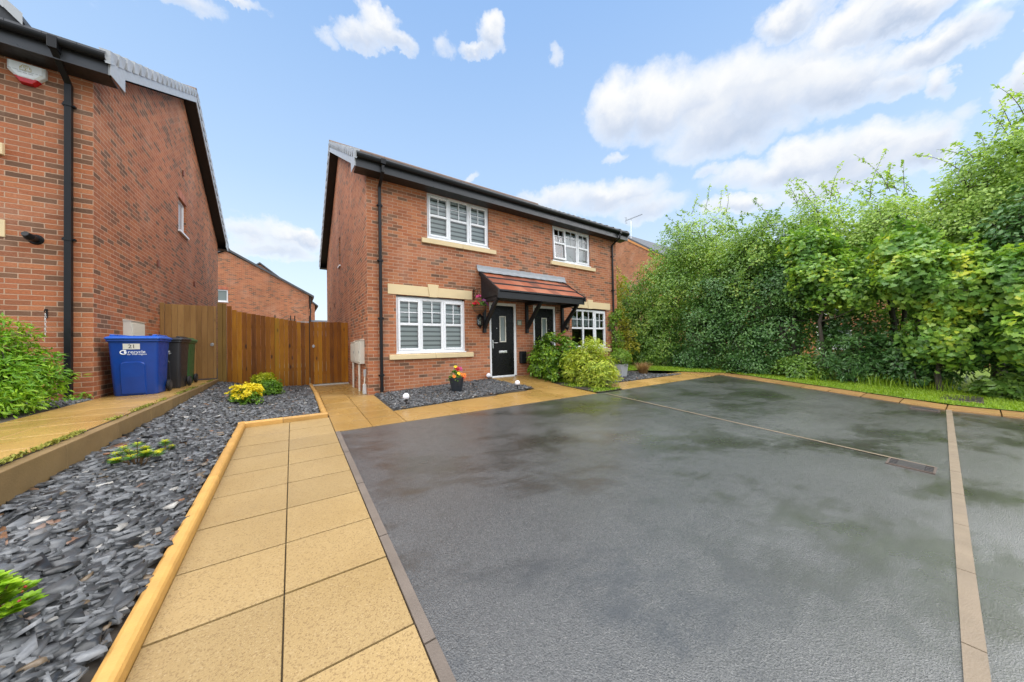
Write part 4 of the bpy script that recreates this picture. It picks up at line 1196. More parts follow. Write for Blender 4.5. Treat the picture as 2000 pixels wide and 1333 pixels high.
# ------------------------------------------------------------------ wheelie bins
def wheelie_bin(name, label, loc, mat, lidmat, wheelm, number, group, word=True):
    X, Y, Z = loc
    r = thing(name, label, 'wheelie bin', loc, group)
    mb = MB()
    # tapered body from rounded rings; the front (plate, raised arch) faces -Y, hinge and wheels are on +Y
    rings = [(.000, .238, .232, .03), (.02, .246, .240, .03), (.30, .254, .268, .01), (.60, .262, .292, .0), (.86, .272, .318, .0), (.875, .292, .345, .0), (.905, .292, .345, .0)]
    def ring(hx, hy, z, oy=0, rad=.05, n=5):
        P = []
        for cx, cy, a0 in ((hx-rad, hy-rad, 0), (-hx+rad, hy-rad, 90), (-hx+rad, -hy+rad, 180), (hx-rad, -hy+rad, 270)):
            for i in range(n):
                a = R(a0+90*i/(n-1)); P.append((X+cx+rad*math.cos(a), Y+oy+cy+rad*math.sin(a), Z+z))
        return P
    RR = [ring(hx, hy, z, oy) for z, hx, hy, oy in rings]; n = len(RR[0])
    vs = [p for q in RR for p in q]
    fs = [tuple(range(n))[::-1]]+[(k*n+i, k*n+(i+1) % n, (k+1)*n+(i+1) % n, (k+1)*n+i) for k in range(len(RR)-1) for i in range(n)]
    mb.add(vs, fs)
    body = mb.build('body', mat, r, smooth=True)
    es = body.modifiers.new('edge', 'EDGE_SPLIT'); es.split_angle = R(35)
    fy = lambda z: Y-np.interp(z, [0, .02, .30, .60, .86], [.202, .210, .258, .292, .318])
    mb = MB(); hw, top, rad = .128, .535, .06; u0 = -.015
    prof = [(-hw, .03), (-hw, .30)]+[(-hw+rad-rad*math.cos(R(a)), top-rad+rad*math.sin(R(a))) for a in range(0, 91, 15)]+[(hw-rad+rad*math.sin(R(a)), top-rad+rad*math.cos(R(a))) for a in range(0, 91, 15)]+[(hw, .30), (hw, .03)]
    front = [(X+u0+u, fy(z)-.016, Z+z) for u, z in prof]; back = [(X+u0+u*1.11, fy(z)+.006, Z+(z+.016 if z > .31 else z)) for u, z in prof]
    m_ = len(prof); half = m_//2
    fs = [(i, m_-1-i, m_-2-i, i+1) for i in range(half-1)]+[(i, i+m_, i+1+m_, i+1) for i in range(m_-1)]
    mb.add(front+back, fs)
    mb.build('front_panel', mat, r)
    mb = MB()
    LR = [ring(.300, .362, .906), ring(.304, .366, .930), ring(.292, .340, .946, 0, .06), ring(.262, .305, .962, 0, .06)]
    vs = [p for q in LR for p in q]
    fs = [(k*n+i, k*n+(i+1) % n, (k+1)*n+(i+1) % n, (k+1)*n+i) for k in range(len(LR)-1) for i in range(n)]+[tuple(3*n+i for i in range(n)), tuple(range(n))[::-1]]
    mb.add(vs, fs)
    mb.box(X-.255, X-.205, Y-.30, Y+.26, Z+.955, Z+.985); mb.box(X+.205, X+.255, Y-.30, Y+.26, Z+.955, Z+.985); mb.box(X-.205, X+.205, Y+.16, Y+.26, Z+.955, Z+.978)
    lid = mb.build('lid', lidmat, r, bevel=.008)
    mb = MB(); mb.tube([(X-.25, Y+.385, Z+.935), (X+.25, Y+.385, Z+.935)], .016, 10)
    for xx in (-.24, -.08, .08, .24): mb.box(X+xx-.018, X+xx+.018, Y+.33, Y+.40, Z+.90, Z+.955)
    mb.build('handle', lidmat, r, bevel=.004)
    for sx in (-1, 1):
        mb = MB(); c = Vector((X+sx*.282, Y+.235, Z+.098))
        prof = [(.028, -.024), (.085, -.024), (.098, -.015), (.098, .015), (.085, .024), (.028, .024)]
        mb.lathe(prof, (0, 0, 0), 22); mb.v = [(c.x+z, c.y+a, c.z+b) for a, b, z in mb.v]
        wh = mb.build('wheel', wheelm, r, bevel=0)
        mb = MB(); mb.lathe([(.052, -.027), (.050, .027)], (0, 0, 0), 14); mb.v = [(c.x+z, c.y+a, c.z+b) for a, b, z in mb.v]
        mb.build('hub', HUBM, wh)
    mb = MB(); mb.tube([(X-.27, Y+.235, Z+.098), (X+.27, Y+.235, Z+.098)], .012, 8); mb.box(X-.2, X+.2, Y+.20, Y+.28, Z+.08, Z+.13); mb.build('axle', wheelm, r)
    tilt = (R(90)+math.atan2(.026, .26), 0, 0)
    if number is not None:
        pz = .790; mb = MB(); ys = fy(pz)
        mb.add([(X-.110, fy(.745)-.006, Z+.745), (X+.072, fy(.745)-.006, Z+.745), (X+.072, fy(.836)-.006, Z+.836), (X-.110, fy(.836)-.006, Z+.836), (X-.110, fy(.745)+.004, Z+.745), (X+.072, fy(.745)+.004, Z+.745), (X+.072, fy(.836)+.004, Z+.836), (X-.110, fy(.836)+.004, Z+.836)], [(0,1,2,3),(0,4,5,1),(1,5,6,2),(2,6,7,3),(3,7,4,0)])
        lb = mb.build('number_plate', PLATEW, r)
        if number: text('lettering', number, .082, (X-.015, ys-.0075, Z+.790), INK, lb, rot=tilt)
    if word:
        text('lettering', 'recycle', .066, (X-.060, fy(.700)-.002, Z+.702), WHITEINK, r, rot=tilt, align='LEFT', extrude=.0015)
        text('lettering', 'for Warrington', .034, (X-.070, fy(.660)-.002, Z+.664), WHITEINK, r, rot=tilt, align='LEFT', extrude=.0015)
        mb = MB(); yy = fy(.70)-.002
        mb.tube([(X-.105+.036*math.cos(a), yy, Z+.698+.030*math.sin(a)) for a in [R(40+i*20) for i in range(15)]], .0075, 6)
        mb.add([(X-.062, yy-.006, Z+.700), (X-.098, yy-.006, Z+.720), (X-.098, yy-.006, Z+.680)], [(0, 1, 2)])
        mb.build('recycling_mark', WHITEINK, r)
    return r
HUBM = simple('hub_grey', (.05, .05, .055), .5, .1, 5); PLATEW = simple('plate_white', (.62, .60, .52), .5, .05, 9)
BLUE = simple('blue_bin', (.004, .045, .26), 0.36, 0.25, 5, 0.08, 200); BLUEL = simple('blue_lid', (.008, .085, .42), 0.33, 0.15, 5)
BLK = simple('black_bin', (.022, .023, .027), 0.42, 0.3, 5, 0.08, 200); GRN = simple('green_bin', (.030, .115, .040), 0.42, 0.2, 5, 0.08, 200)
GRNL = simple('green_lid', (.045, .15, .060), 0.4, 0.15, 5)
RUB = simple('rubber', (.012, .012, .013), 0.6, 0.2, 9)
wheelie_bin('wheelie_bin', 'blue wheelie bin with the number 21 on a white plate, nearest of the row', (-3.475, .365, LZ+.003), BLUE, BLUEL, RUB, '21', 'wheelie bins by the brick gable')
wheelie_bin('wheelie_bin', 'black wheelie bin standing between the blue and the green bin', (-3.385, 1.235, LZ+.003), BLK, BLK, RUB, '', 'wheelie bins by the brick gable')
wheelie_bin('wheelie_bin', 'green wheelie bin nearest the pale board gate', (-3.44, 2.07, LZ+.003), GRN, GRNL, RUB, None, 'wheelie bins by the brick gable', word=False)

# ------------------------------------------------------------------ meter boxes, alarm, lamps, signs
def meter_box(label, x, s, y0, y1, z0, z1, legs, d=.09):
    r = thing('meter_box', label, 'meter box', (x, (y0+y1)/2, z0))
    mb = MB(); a, b = sorted((x+s*.001, x+s*d)); mb.box(a, b, y0, y1, z0, z1)
    mb.add([(x, y0-.01, z1), (x, y1+.01, z1), (x+s*(d+.015), y1+.01, z1), (x+s*(d+.015), y0-.01, z1), (x, y0-.01, z1+.03), (x, y1+.01, z1+.03), (x+s*(d+.015), y1+.01, z1+.008), (x+s*(d+.015), y0-.01, z1+.008)],
           [(0,1,2,3),(4,7,6,5),(0,4,5,1),(1,5,6,2),(2,6,7,3),(3,7,4,0)])
    mb.build('box', CREAM, r, bevel=.008)
    mb = MB(); a, b = sorted((x+s*(d+.001), x+s*(d+.012))); mb.box(a, b, y0+.03, y1-.03, z0+.04, z1-.04)
    dr = mb.build('door', CREAM, r, bevel=.006)
    mb = MB(); a, b = sorted((x+s*(d+.012), x+s*(d+.018))); mb.box(a, b, y0+.05, y0+.08, (z0+z1)/2-.03, (z0+z1)/2+.03); mb.build('lock', simple('lock_grey', (.25, .25, .25), .4, .1, 5), dr)
    for ly in legs:
        mb = MB(); mb.tube([(x+s*.05, ly, -.02), (x+s*.05, ly, z0)], .024, 12); mb.build('conduit', CREAM, r)
    return r
meter_box('white meter box with a conduit below, further along the gable, next to the dark gate', 0, -1, 1.30, 1.98, .672, 1.185, (1.72,), .075)
meter_box('white meter box with a conduit below, nearest the house corner and its drainpipe', 0, -1, .40, 1.10, .672, 1.215, (.80,), .10)
r = thing('cable_entry', 'small grey cable box and cover low on the gable beside the corner', 'cable box', (0, .25, .2))
mb = MB(); mb.box(-.05, -.001, .22, .30, .39, .55); mb.build('box', simple('cable_grey', (.42, .44, .45), .45, .08, 5), r, bevel=.01)
mb = MB(); mb.tube([(-.025, .26, .39), (-.025, .26, .30), (-.03, .27, .20)], .018, 8); mb.build('conduit', CREAM, r)
mb = MB(); mb.prism([(.18, .0), (.37, .0), (.34, .10), (.275, .225), (.245, .225)], 'x', -.065, -.001); mb.build('cover', simple('cover_grey', (.50, .51, .49), .5, .08, 5), r, bevel=.01)
r = meter_box('white utility box on the brick gable above the blue bin', LX, 1, 1.02, 1.66, 1.02, 1.60, (), .10)
mb = MB(); mb.tube([(LX+.05, 1.34, LZ), (LX+.05, 1.34, 1.02)], .024, 12); mb.build('conduit', CREAM, r)
# alarm box
r = thing('alarm_box', 'white six-sided alarm box with a red lens under the eaves of the left house', 'alarm box', (-4.45, 0, 5.02))
AW = simple('alarm_white', (.72, .74, .74), .35, .04, 6)
ax, az = -4.452, 5.03
outl = [(-.165, .125), (.165, .125), (.165, -.005), (.075, -.105), (-.075, -.105), (-.165, -.005)]
mb = MB(); n = 6
A = [(ax+u, -.002, az+v) for u, v in outl]; B = [(ax+u*.99, -.050, az+v*.99) for u, v in outl]; Cc = [(ax+u*.84, -.075, az+.01+v*.82) for u, v in outl]
mb.add(A+B+Cc, [tuple(range(12, 18))]+[(i, (i+1) % 6, 6+(i+1) % 6, 6+i) for i in range(6)]+[(6+i, 6+(i+1) % 6, 12+(i+1) % 6, 12+i) for i in range(6)])
cv = mb.build('cover', AW, r, bevel=.003)
mb = MB()
A = [(-.118, -.058), (.118, -.058), (.060, -.140), (-.060, -.140)]
mb.add([(ax+u, -.004, az+v-.02) for u, v in A]+[(ax+u*.86, -.066, az+v*.94-.02) for u, v in A], [(4, 5, 6, 7), (0, 1, 5, 4), (1, 2, 6, 5), (2, 3, 7, 6), (3, 0, 4, 7)])
mb.build('lens', REDL, r, bevel=.006)
mb = MB(); y_ = -.0765
mb.tube([(ax-.036, y_, az+.036), (ax-.036, y_, az+.062), (ax-.024, y_, az+.082), (ax+.024, y_, az+.082), (ax+.036, y_, az+.062), (ax+.036, y_, az+.036)], .003, 5)
mb.tube([(ax-.020, y_, az+.060), (ax-.010, y_, az+.070), (ax+.010, y_, az+.070), (ax+.020, y_, az+.060)], .003, 5)
mb.tube([(ax-.036, y_, az+.060), (ax-.048, y_, az+.05), (ax-.048, y_, az+.012), (ax+.048, y_, az+.012), (ax+.048, y_, az+.05), (ax+.036, y_, az+.060)], .003, 5)
mb.tube([(ax-.018, y_, az+.044), (ax, y_, az+.052), (ax+.018, y_, az+.044)], .0025, 5); mb.tube([(ax, y_, az+.038), (ax, y_, az+.020)], .004, 5)
mb.build('padlock_mark', GOLD, cv)
mb = MB()
for row, (z_, ws) in enumerate(((.0, [.03, .045, .012, .04, .055, .02, .03]), (-.024, [.034, .036, .04]))):
    tot = sum(ws)+.010*(len(ws)-1); u = -tot/2
    for w_ in ws:
        k = max(2, int(w_/.008))
        for i in range(k):
            a = u+w_*i/k; hh = .005 if row == 0 else .0065
            mb.box(ax+a, ax+a+w_/k*.72, y_-.0006, y_+.001, az+z_-hh*.5, az+z_+hh*random.uniform(.3, .6))
        u += w_+.010
mb.build('lettering', simple('print_grey', (.16, .17, .18), .6, 0, 2), cv)

def lantern(label, x, z, y=-.0):
    r = thing('wall_lantern', label, 'lantern', (x, y, z), 'lanterns either side of the porch')
    mb = MB(); mb.box(x-.04, x+.04, -.02, -.002, z-.10, z+.10); mb.tube([(x, -.015, z+.05), (x, -.06, z+.09), (x, -.10, z+.13)], .010, 8); mb.build('back_plate', BLACKP, r)
    yc = -.105
    mb = MB(); mb.lathe([(.085, .09), (.075, .12), (.035, .165), (.012, .185), (.010, .21), (.002, .215)], (x, yc, z), 8); mb.lathe([(.004, -.215), (.014, -.205), (.020, -.18), (.075, -.125), (.078, -.105)], (x, yc, z), 8)
    mb.build('cap', BLACKP, r)
    mb = MB(); mb.lathe([(.064, -.105), (.078, .09)], (x, yc, z), 8); mb.build('pane', glass_lan, r)
    mb = MB()
    for i in range(8):
        a = 2*math.pi*i/8; mb.tube([(x+.066*math.cos(a), yc+.066*math.sin(a), z-.105), (x+.080*math.cos(a), yc+.080*math.sin(a), z+.092)], .0055, 5)
    mb.build('cage', BLACKP, r)
    mb = MB(); mb.tube([(x, yc, z-.10), (x, yc, z-.02)], .018, 8); mb.build('bulb', CREAM, r)
    return r
glass_lan = glass_mat('lantern_glass', (.75, .78, .76))
lantern('black carriage lantern on the bricks below the hanging basket', 2.762, 1.715)
lantern('black carriage lantern on the brickwork beside the right ground-floor window', 5.975, 1.69)
r = thing('house_number_plaque', 'small green-grey house number plaque on the bricks between the two front doors', 'plaque', (4.13, 0, 1.70))
mb = MB(); mb.box(4.045, 4.215, -.022, -.002, 1.62, 1.775); pq = mb.build('plaque', simple('plaque_slate', (.15, .17, .13), .4, .3, 25), r, bevel=.006)
mb = MB(); mb.box(4.065, 4.18, -.028, -.0225, 1.632, 1.745); mb.build('panel', simple('plaque_pale', (.36, .37, .28), .4, .3, 22), r)
r = thing('post_box', 'black wall post box low on the bricks between the front doors', 'post box', (4.205, 0, .69))
mb = MB(); mb.box(4.10, 4.31, -.11, -.002, .50, .86); mb.build('body', BLACKP, r, bevel=.025, seg=4)
mb = MB(); mb.box(4.115, 4.295, -.125, -.108, .76, .80); mb.build('flap', BLACKP, r, bevel=.004)

# ------------------------------------------------------------------ stake lights, pots, basket
GLOBE = simple('frosted_globe', (.78, .77, .82), 0.25, 0.02, 3)
def globe(label, x, y, zg, z, rad=.062):
    r = thing('globe_light', label, 'garden light', (x, y, zg), 'white globe lights on stakes')
    mb = MB(); mb.lathe([(max(.001, rad*math.sin(math.pi*i/14)), -rad*math.cos(math.pi*i/14)) for i in range(15)], (x, y, z), 20); mb.build('globe', GLOBE, r, smooth=True)
    mb = MB(); mb.tube([(x, y, zg-.02), (x, y, z-rad+.006)], .009, 8); mb.lathe([(.026, -rad-.014), (.030, -rad+.012)], (x, y, z), 12); mb.build('stake', BLACKP, r)
globe('white globe light on a stake at the near corner of the front slate bed', .42, -1.38, zbed2(.42, -1.38), .095)
globe('white globe light on a stake against the bricks left of the front door step', 3.005, -.10, .11, .235)
globe('white globe light on a stake at the pointed right end of the front slate bed', 3.13, -1.27, zbed2(3.13, -1.27), .125)
def flowers(mb, pts, rad):
    """open five-petalled blooms, each facing outwards and towards the light"""
    for (x, y, z) in pts:
        nrm = Vector((random.gauss(0, .5), -.9+random.gauss(0, .3), .7)).normalized(); u = nrm.orthogonal().normalized(); v = nrm.cross(u); c0 = Vector((x, y, z)); n = 5
        for i in range(n):
            a = 2*math.pi*i/n+x*50; d = u*math.cos(a)+v*math.sin(a); e = -u*math.sin(a)+v*math.cos(a); rr = rad*random.uniform(.85, 1.15)
            mb.add([c0-nrm*.004, c0+d*rr*.55+e*rr*.55+nrm*.008, c0+d*rr*1.05+e*rr*.25+nrm*.006, c0+d*rr*1.05-e*rr*.25+nrm*.006, c0+d*rr*.55-e*rr*.55+nrm*.008], [(0, 1, 2, 3, 4)])
def petal(col): return leaf_mat('petals', [(0, tuple(c*.75 for c in col)), (1, col)], .5, .25, .3, 3, tcol=(1, 1, 1))
P_RED = petal((.55, .015, .03)); P_PINK = petal((.55, .06, .20)); P_ORG = petal((.80, .22, .01)); P_YEL = petal((.85, .62, .01)); P_PUR = petal((.20, .03, .14))
LEAF_BED = leaf_mat('bedding_leaf', [(0, (.05, .12, .015)), (0.6, (.12, .25, .03)), (1, (.22, .36, .06))], .45, .3, .3, 5)
# ------------------------------------------------------------------ foliage tools
OVAL = (np.array([[0, 0, 0], [.35, .30, .06], [1, 0, -.03], [.35, -.30, .06]]), [np.array([[0, 1, 2]]), np.array([[0, 2, 3]])])
def leaf_shape(kind):
    if kind == 'oval':      # folded along the midrib
        V = np.array([[0, 0, 0], [.30, .27, .07], [.68, .24, .05], [1, 0, -.04], [.68, -.24, .05], [.30, -.27, .07]]); F = [np.array([[0, 3, 2, 1], [0, 5, 4, 3]])]
    elif kind == 'long':
        V = np.array([[0, 0, 0], [.45, .13, .04], [1, 0, -.05], [.45, -.13, .04]]); F = [np.array([[0, 2, 1], [0, 3, 2]])]
    elif kind == 'maple':
        o = [(0, 0), (.10, .30), (-.06, .52), (.24, .48), (.38, .66), (.50, .42), (.62, .44), (.66, .20), (1.0, 0), (.66, -.20), (.62, -.44), (.50, -.42), (.38, -.66), (.24, -.48), (-.06, -.52), (.10, -.30)]
        V = np.array([(a, b, .10*abs(b)-.10*a*a) for a, b in o]+[(.35, 0, -.01)]); c = len(o)
        F = [np.array([[c, i, (i+1) % c] for i in range(c)])]
    elif kind == 'needle':
        V = np.array([[0, .0, 0], [.5, .07, .02], [1, 0, 0], [.5, -.07, .02]]); F = [np.array([[0, 3, 2, 1]])]
    return V, F
def orient(N_, D_):
    N_ = N_/np.linalg.norm(N_, axis=1, keepdims=True)
    X = D_-N_*(D_*N_).sum(1, keepdims=True); X = X/(np.linalg.norm(X, axis=1, keepdims=True)+1e-9)
    return np.stack([X, np.cross(N_, X), N_], 2)
def leaves(name, C, N_, D_, size, kind, mat, parent):
    V, F = leaf_shape(kind); n = len(C); k = len(V)
    M = orient(N_, D_)
    W = np.einsum('nij,kj->nki', M, V)*size[:, None, None]+C[:, None, :]
    b = (np.arange(n)*k)[:, None, None]
    Fs = [(b+f[None]).reshape(-1, f.shape[1]) for f in F]
    return np_mesh(name, W.reshape(-1, 3), Fs, mat, parent)
def unit(n):
    v = rng.normal(0, 1, (n, 3)); return v/np.linalg.norm(v, axis=1, keepdims=True)
def crown(ells, ncl, per, crad, flat=.32, up=.45, out=.95, droop=.25, zmin=None, shell=2.6):
    """clumped leaf positions in a union of ellipsoids -> centres, normals, directions, clump centres"""
    w_ = np.array([e[3]*e[4]*e[5] for e in ells])**.7; w_ /= w_.sum()
    which = rng.choice(len(ells), ncl, p=w_); E = np.array(ells)[which]
    d = unit(ncl); rr = rng.uniform(0, 1, ncl)**(1/shell)
    cc = E[:, :3]+d*E[:, 3:6]*rr[:, None]
    if zmin is not None: cc[:, 2] = np.maximum(cc[:, 2], zmin+rng.uniform(0, .25, ncl))
    nrm = d*out+np.array([0, 0, up])+rng.normal(0, .28, (ncl, 3)); nrm /= np.linalg.norm(nrm, axis=1, keepdims=True)
    sz = crad*rng.uniform(.55, 1.3, ncl)
    idx = np.repeat(np.arange(ncl), per); n = len(idx)
    a = rng.uniform(0, 2*np.pi, n); r_ = np.sqrt(rng.uniform(0, 1, n))*sz[idx]
    M = orient(nrm, unit(ncl))[idx]
    loc = np.stack([np.cos(a)*r_, np.sin(a)*r_*.75, rng.normal(0, flat, n)*sz[idx]*.55], 1)
    C = cc[idx]+np.einsum('nij,nj->ni', M, loc); C[:, 2] -= droop*r_*r_/crad
    N_ = nrm[idx]+rng.normal(0, .38, (n, 3))
    D_ = np.einsum('nij,nj->ni', M, np.stack([np.cos(a), np.sin(a), 0*a], 1))+np.array([0, 0, -.35])+rng.normal(0, .35, (n, 3))
    return C, N_, D_, cc
def shoots(starts, length, n, lean):
    """thin leading shoots with leaves strung along them"""
    C = []; N_ = []; D_ = []; paths = []
    for s in starts:
        L = length*random.uniform(.5, 1.25); d = np.array([random.gauss(0, .35)+lean[0], random.gauss(0, .35)+lean[1], 1.0]); d /= np.linalg.norm(d)
        bend = np.array([random.gauss(0, .3)+lean[0], random.gauss(0, .3)+lean[1], -.25])
        P = [s+d*L*t_+bend*L*.5*t_*t_ for t_ in np.linspace(0, 1, 6)]; paths.append(P)
        for i in range(n):
            t_ = random.random()**.8; p = s+d*L*t_+bend*L*.5*t_*t_
            side = unit(1)[0]; C.append(p+side*.09*random.random()*(1.15-t_)); D_.append(side+np.array([lean[0], lean[1], -.2])); N_.append(unit(1)[0]*.8+np.array([0, 0, .8]))
    return np.array(C), np.array(N_), np.array(D_), paths
def trunk_mesh(base, tops, cc, r0, parent, stems=1, ntw=90, paths=(), mat=None):
    mb = MB(); base = Vector(base); nodes = []
    for k in range(stems):
        b = base+Vector((random.gauss(0, .12), random.gauss(0, .12), 0)) if k else base
        tp = Vector(tops[k % len(tops)]); pts = [b+(tp-b)*t_+Vector((random.gauss(0, .07), random.gauss(0, .07), 0))*(1 if 0 < t_ < 1 else 0) for t_ in (0, .15, .32, .5, .7, .86, 1)]
        pts[0].z -= .1
        mb.tube(pts, [r0*s for s in (1.15, .95, .8, .62, .42, .24, .08)], 9); nodes += pts[1:]
    sel = list(range(len(cc))); random.shuffle(sel)
    for i in sel[:ntw]:
        c = Vector(cc[i]); cand = [q for q in nodes if q.z < c.z+.25] or nodes
        q = min(cand, key=lambda p: (p-c).length+.6*abs((c.z-.5)-p.z))
        m = (q+c)/2+Vector((random.gauss(0, .08), random.gauss(0, .08), -.10)); th = min(.035, .010+.008*(q-c).length)
        mb.tube([q, m, c], [th, th*.6, .005], 5)
        nodes.append(m)
    for P in paths: mb.tube(P, [.010, .008, .007, .005, .004, .003], 4)
    return mb.build('trunk', mat or BARK, parent)
def tree(label, base, ells, ncl, per, crad, size, kind, mat, r0=.10, stems=1, group='trees along the grass verge', zmin=None, ntw=90, nsh=0, shlen=.9, lean=(-.05, .25), cat='tree', name='tree', flat=.34, up=.45, droop=.25, shell=2.6, shn=34):
    r = thing(name, label, cat, base, group)
    C, N_, D_, cc = crown(ells, int(ncl*1.55), per, crad, zmin=zmin, flat=flat, up=up, droop=droop, shell=shell)
    paths = []
    if nsh:
        top = sorted(ells, key=lambda e: -(e[2]+e[5]))
        st = []
        for i in range(nsh):
            e = top[i % min(len(top), 3)]; a = random.uniform(0, 6.28); q = random.uniform(.1, .85)
            st.append(np.array([e[0]+e[3]*q*math.cos(a), e[1]+e[4]*q*math.sin(a), e[2]+e[5]*math.sqrt(1-q*q)*.88]))
        C2, N2, D2, paths = shoots(st, shlen, shn, lean)
        C = np.concatenate([C, C2]); N_ = np.concatenate([N_, N2]); D_ = np.concatenate([D_, D2])
    leaves('crown', C, N_, D_, size*rng.uniform(.65, 1.25, len(C)), kind, mat, r)
    tops = [(e[0], e[1], e[2]+e[5]*.5) for e in ells[:max(1, stems)]]
    trunk_mesh(base, tops, cc, r0, r, stems, ntw, paths)
    return r
# ------------------------------------------------------------------ potted and hanging flowers
r = thing('flower_pot', 'tapered black plastic pot of orange and red pansies on the slate below the left window', 'flower pot', (1.74, -.80, zbed2(1.74, -.8)))
px, py, pz = 1.74, -.80, zbed2(1.74, -.8)
mb = MB(); mb.lathe([(.115, -.01), (.165, .29), (.172, .29), (.174, .325), (.160, .325), (.150, .28)], (px, py, pz), 24, cap=False); mb.lathe([(.001, .0), (.114, .0)], (px, py, pz), 24, cap=False); mb.build('pot', simple('pot_black', (.020, .024, .030), .35, .2, 8), r, smooth=False)
mb = MB(); mb.lathe([(.001, .285), (.152, .285)], (px, py, pz), 24, cap=False); mb.build('compost', SOIL, r)
C, N_, D_, cc = crown([(px, py, pz+.33, .15, .15, .11), (px-.03, py, pz+.42, .07, .07, .09)], 40, 14, .05)
leaves('foliage', C, N_, D_, rng.uniform(.03, .055, len(C)), 'oval', LEAF_BED, r)
for col, k, pts in ((P_ORG, 'orange', [(.10, -.13, .38), (.155, -.10, .38), (.05, -.15, .40), (-.12, -.14, .36), (.13, -.16, .35)]), (P_RED, 'red', [(-.05, -.10, .52), (.0, -.10, .50), (.12, -.16, .33), (-.02, -.10, .55)]), (P_PINK, 'pink', [(.07, -.06, .53), (.10, -.04, .50)]), (P_YEL, 'yellow', [(-.02, -.16, .42), (-.06, -.08, .57)])):
    for a, b, c in pts: q = MB(); flowers(q, [(px+a, py+b, pz+c)], .040); q.build('flower', col, r)
bx, by, bz = 2.64, -.30, 2.05
r = thing('hanging_basket', 'round hanging basket of red and pink flowers on a scrolled bracket beside the porch', 'hanging basket', (bx, by, bz))
mb = MB(); mb.box(2.628, 2.652, -.010, -.002, 2.26, 2.56); mb.tube([(bx, -.006, 2.53), (bx, -.17, 2.53), (bx, -.33, 2.53), (bx, -.345, 2.515)], .007, 6); mb.tube([(bx, -.006, 2.31), (bx, -.10, 2.35), (bx, -.20, 2.44), (bx, -.26, 2.52)], .006, 6)
mb.tube([(bx, -.06+.035*math.cos(a), 2.47+.035*math.sin(a)) for a in [2*math.pi*i/12 for i in range(13)]], .005, 5)
mb.build('bracket', BLACKP, r)
mb = MB(); mb.lathe([(.175, .02), (.172, -.03), (.140, -.10), (.085, -.155), (.02, -.18)], (bx, by, bz), 22); mb.build('bowl', simple('basket_coir', (.13, .055, .020), .8, .45, 18, .8, 40), r)
mb = MB()
for i in range(3):
    a = 2*math.pi*i/3+.3; mb.tube([(bx+.17*math.cos(a), by+.17*math.sin(a), bz+.02), (bx, by-.02, 2.51)], .003, 5)
for zz_, rr_ in ((.02, .178), (-.03, .176), (-.10, .144)): mb.tube([(bx+rr_*math.cos(a), by+rr_*math.sin(a), bz+zz_) for a in [2*math.pi*i/20 for i in range(21)]], .004, 5)
mb.build('chain', BLACKP, r)
C, N_, D_, cc = crown([(bx, by, bz+.06, .18, .18, .10)], 46, 12, .05)
leaves('foliage', C, N_, D_, rng.uniform(.03, .055, len(C)), 'oval', LEAF_BED, r)
for col, pts in ((P_RED, [(-.17, -.06, .06), (-.15, -.10, .09), (-.19, .0, .05), (-.12, -.12, .05)]), (P_PINK, [(-.06, .0, .25), (-.03, -.03, .26), (-.09, -.02, .24), (.0, .02, .25)]), (P_PUR, [(.12, -.10, .10), (.16, -.04, .08), (.10, -.02, .15), (.17, -.09, .03), (.14, .04, .12), (.19, .0, .05)])):
    for a, b, c in pts: q = MB(); flowers(q, [(bx+a, by+b-.05, bz+c+.02)], .048); q.build('flower', col, r)

# ------------------------------------------------------------------ garden plants
L_HEDGE = leaf_mat('hedge_leaf', [(0, (0.041, 0.097, 0.01)), (0.45, (0.098, 0.204, 0.014)), (0.8, (0.218, 0.347, 0.024)), (1, (0.344, 0.428, 0.036))], .4, .25, .35, 2.5)
L_YEW = leaf_mat('golden_leaf', [(0, (.09, .15, .012)), (0.35, (.25, .34, .025)), (0.75, (.46, .52, .05)), (0.92, (.58, .52, .10)), (1, (.40, .20, .07))], .45, .25, .35, 2.5)
L_CON = leaf_mat('conifer_leaf', [(0, (0.054, 0.156, 0.007)), (0.45, (0.144, 0.324, 0.014)), (0.8, (0.312, 0.504, 0.03)), (1, (0.456, 0.6, 0.06))], .45, .25, .4, 2.2)
L_CLIMB = leaf_mat('climber_leaf', [(0, (.07, .16, .012)), (0.6, (.17, .30, .03)), (1, (.30, .40, .06))], .4, .3, .3, 3)
def shrub(name, label, base, ells, ncl, per, crad, s0, s1, kind, mat, group=None, cat='shrub', stemr=.02, ntw=60, up=.6, flat=.25, droop=.2, zmin=None, shell=2.2, part='foliage'):
    r = thing(name, label, cat, base, group)
    C, N_, D_, cc = crown(ells, ncl, per, crad, up=up, flat=flat, droop=droop, zmin=zmin, shell=shell)
    leaves(part, C, N_, D_, rng.uniform(s0, s1, len(C)), kind, mat, r)
    t_ = trunk_mesh(base, [(e[0], e[1], e[2]) for e in ells], cc, stemr, r, len(ells), ntw)
    t_.name = 'stem'
    return r
shrub('clipped_shrub', 'bushy bright green shrub in front of the second black front door', (4.88, -.62, .0), [(4.80, -.52, .72, .42, .42, .74), (5.16, -.78, .68, .38, .42, .76), (4.70, -.80, .32, .32, .32, .34), (4.50, -.40, .52, .28, .30, .52)], 330, 24, .16, .060, .105, 'oval', L_HEDGE, zmin=.06, flat=.16, up=.7)
shrub('golden_shrub', 'wide yellow-green shrub spilling towards the drive at the right end of the front path', (5.3, -1.75, -.08), [(5.20, -1.72, .48, .52, .60, .64), (5.62, -1.42, .66, .50, .50, .68), (5.30, -2.10, .22, .42, .34, .34), (5.0, -1.25, .5, .32, .34, .5), (5.85, -1.85, .30, .30, .35, .36)], 430, 26, .17, .060, .120, 'long', L_YEW, zmin=-.04, up=.8, flat=.14, droop=.35)
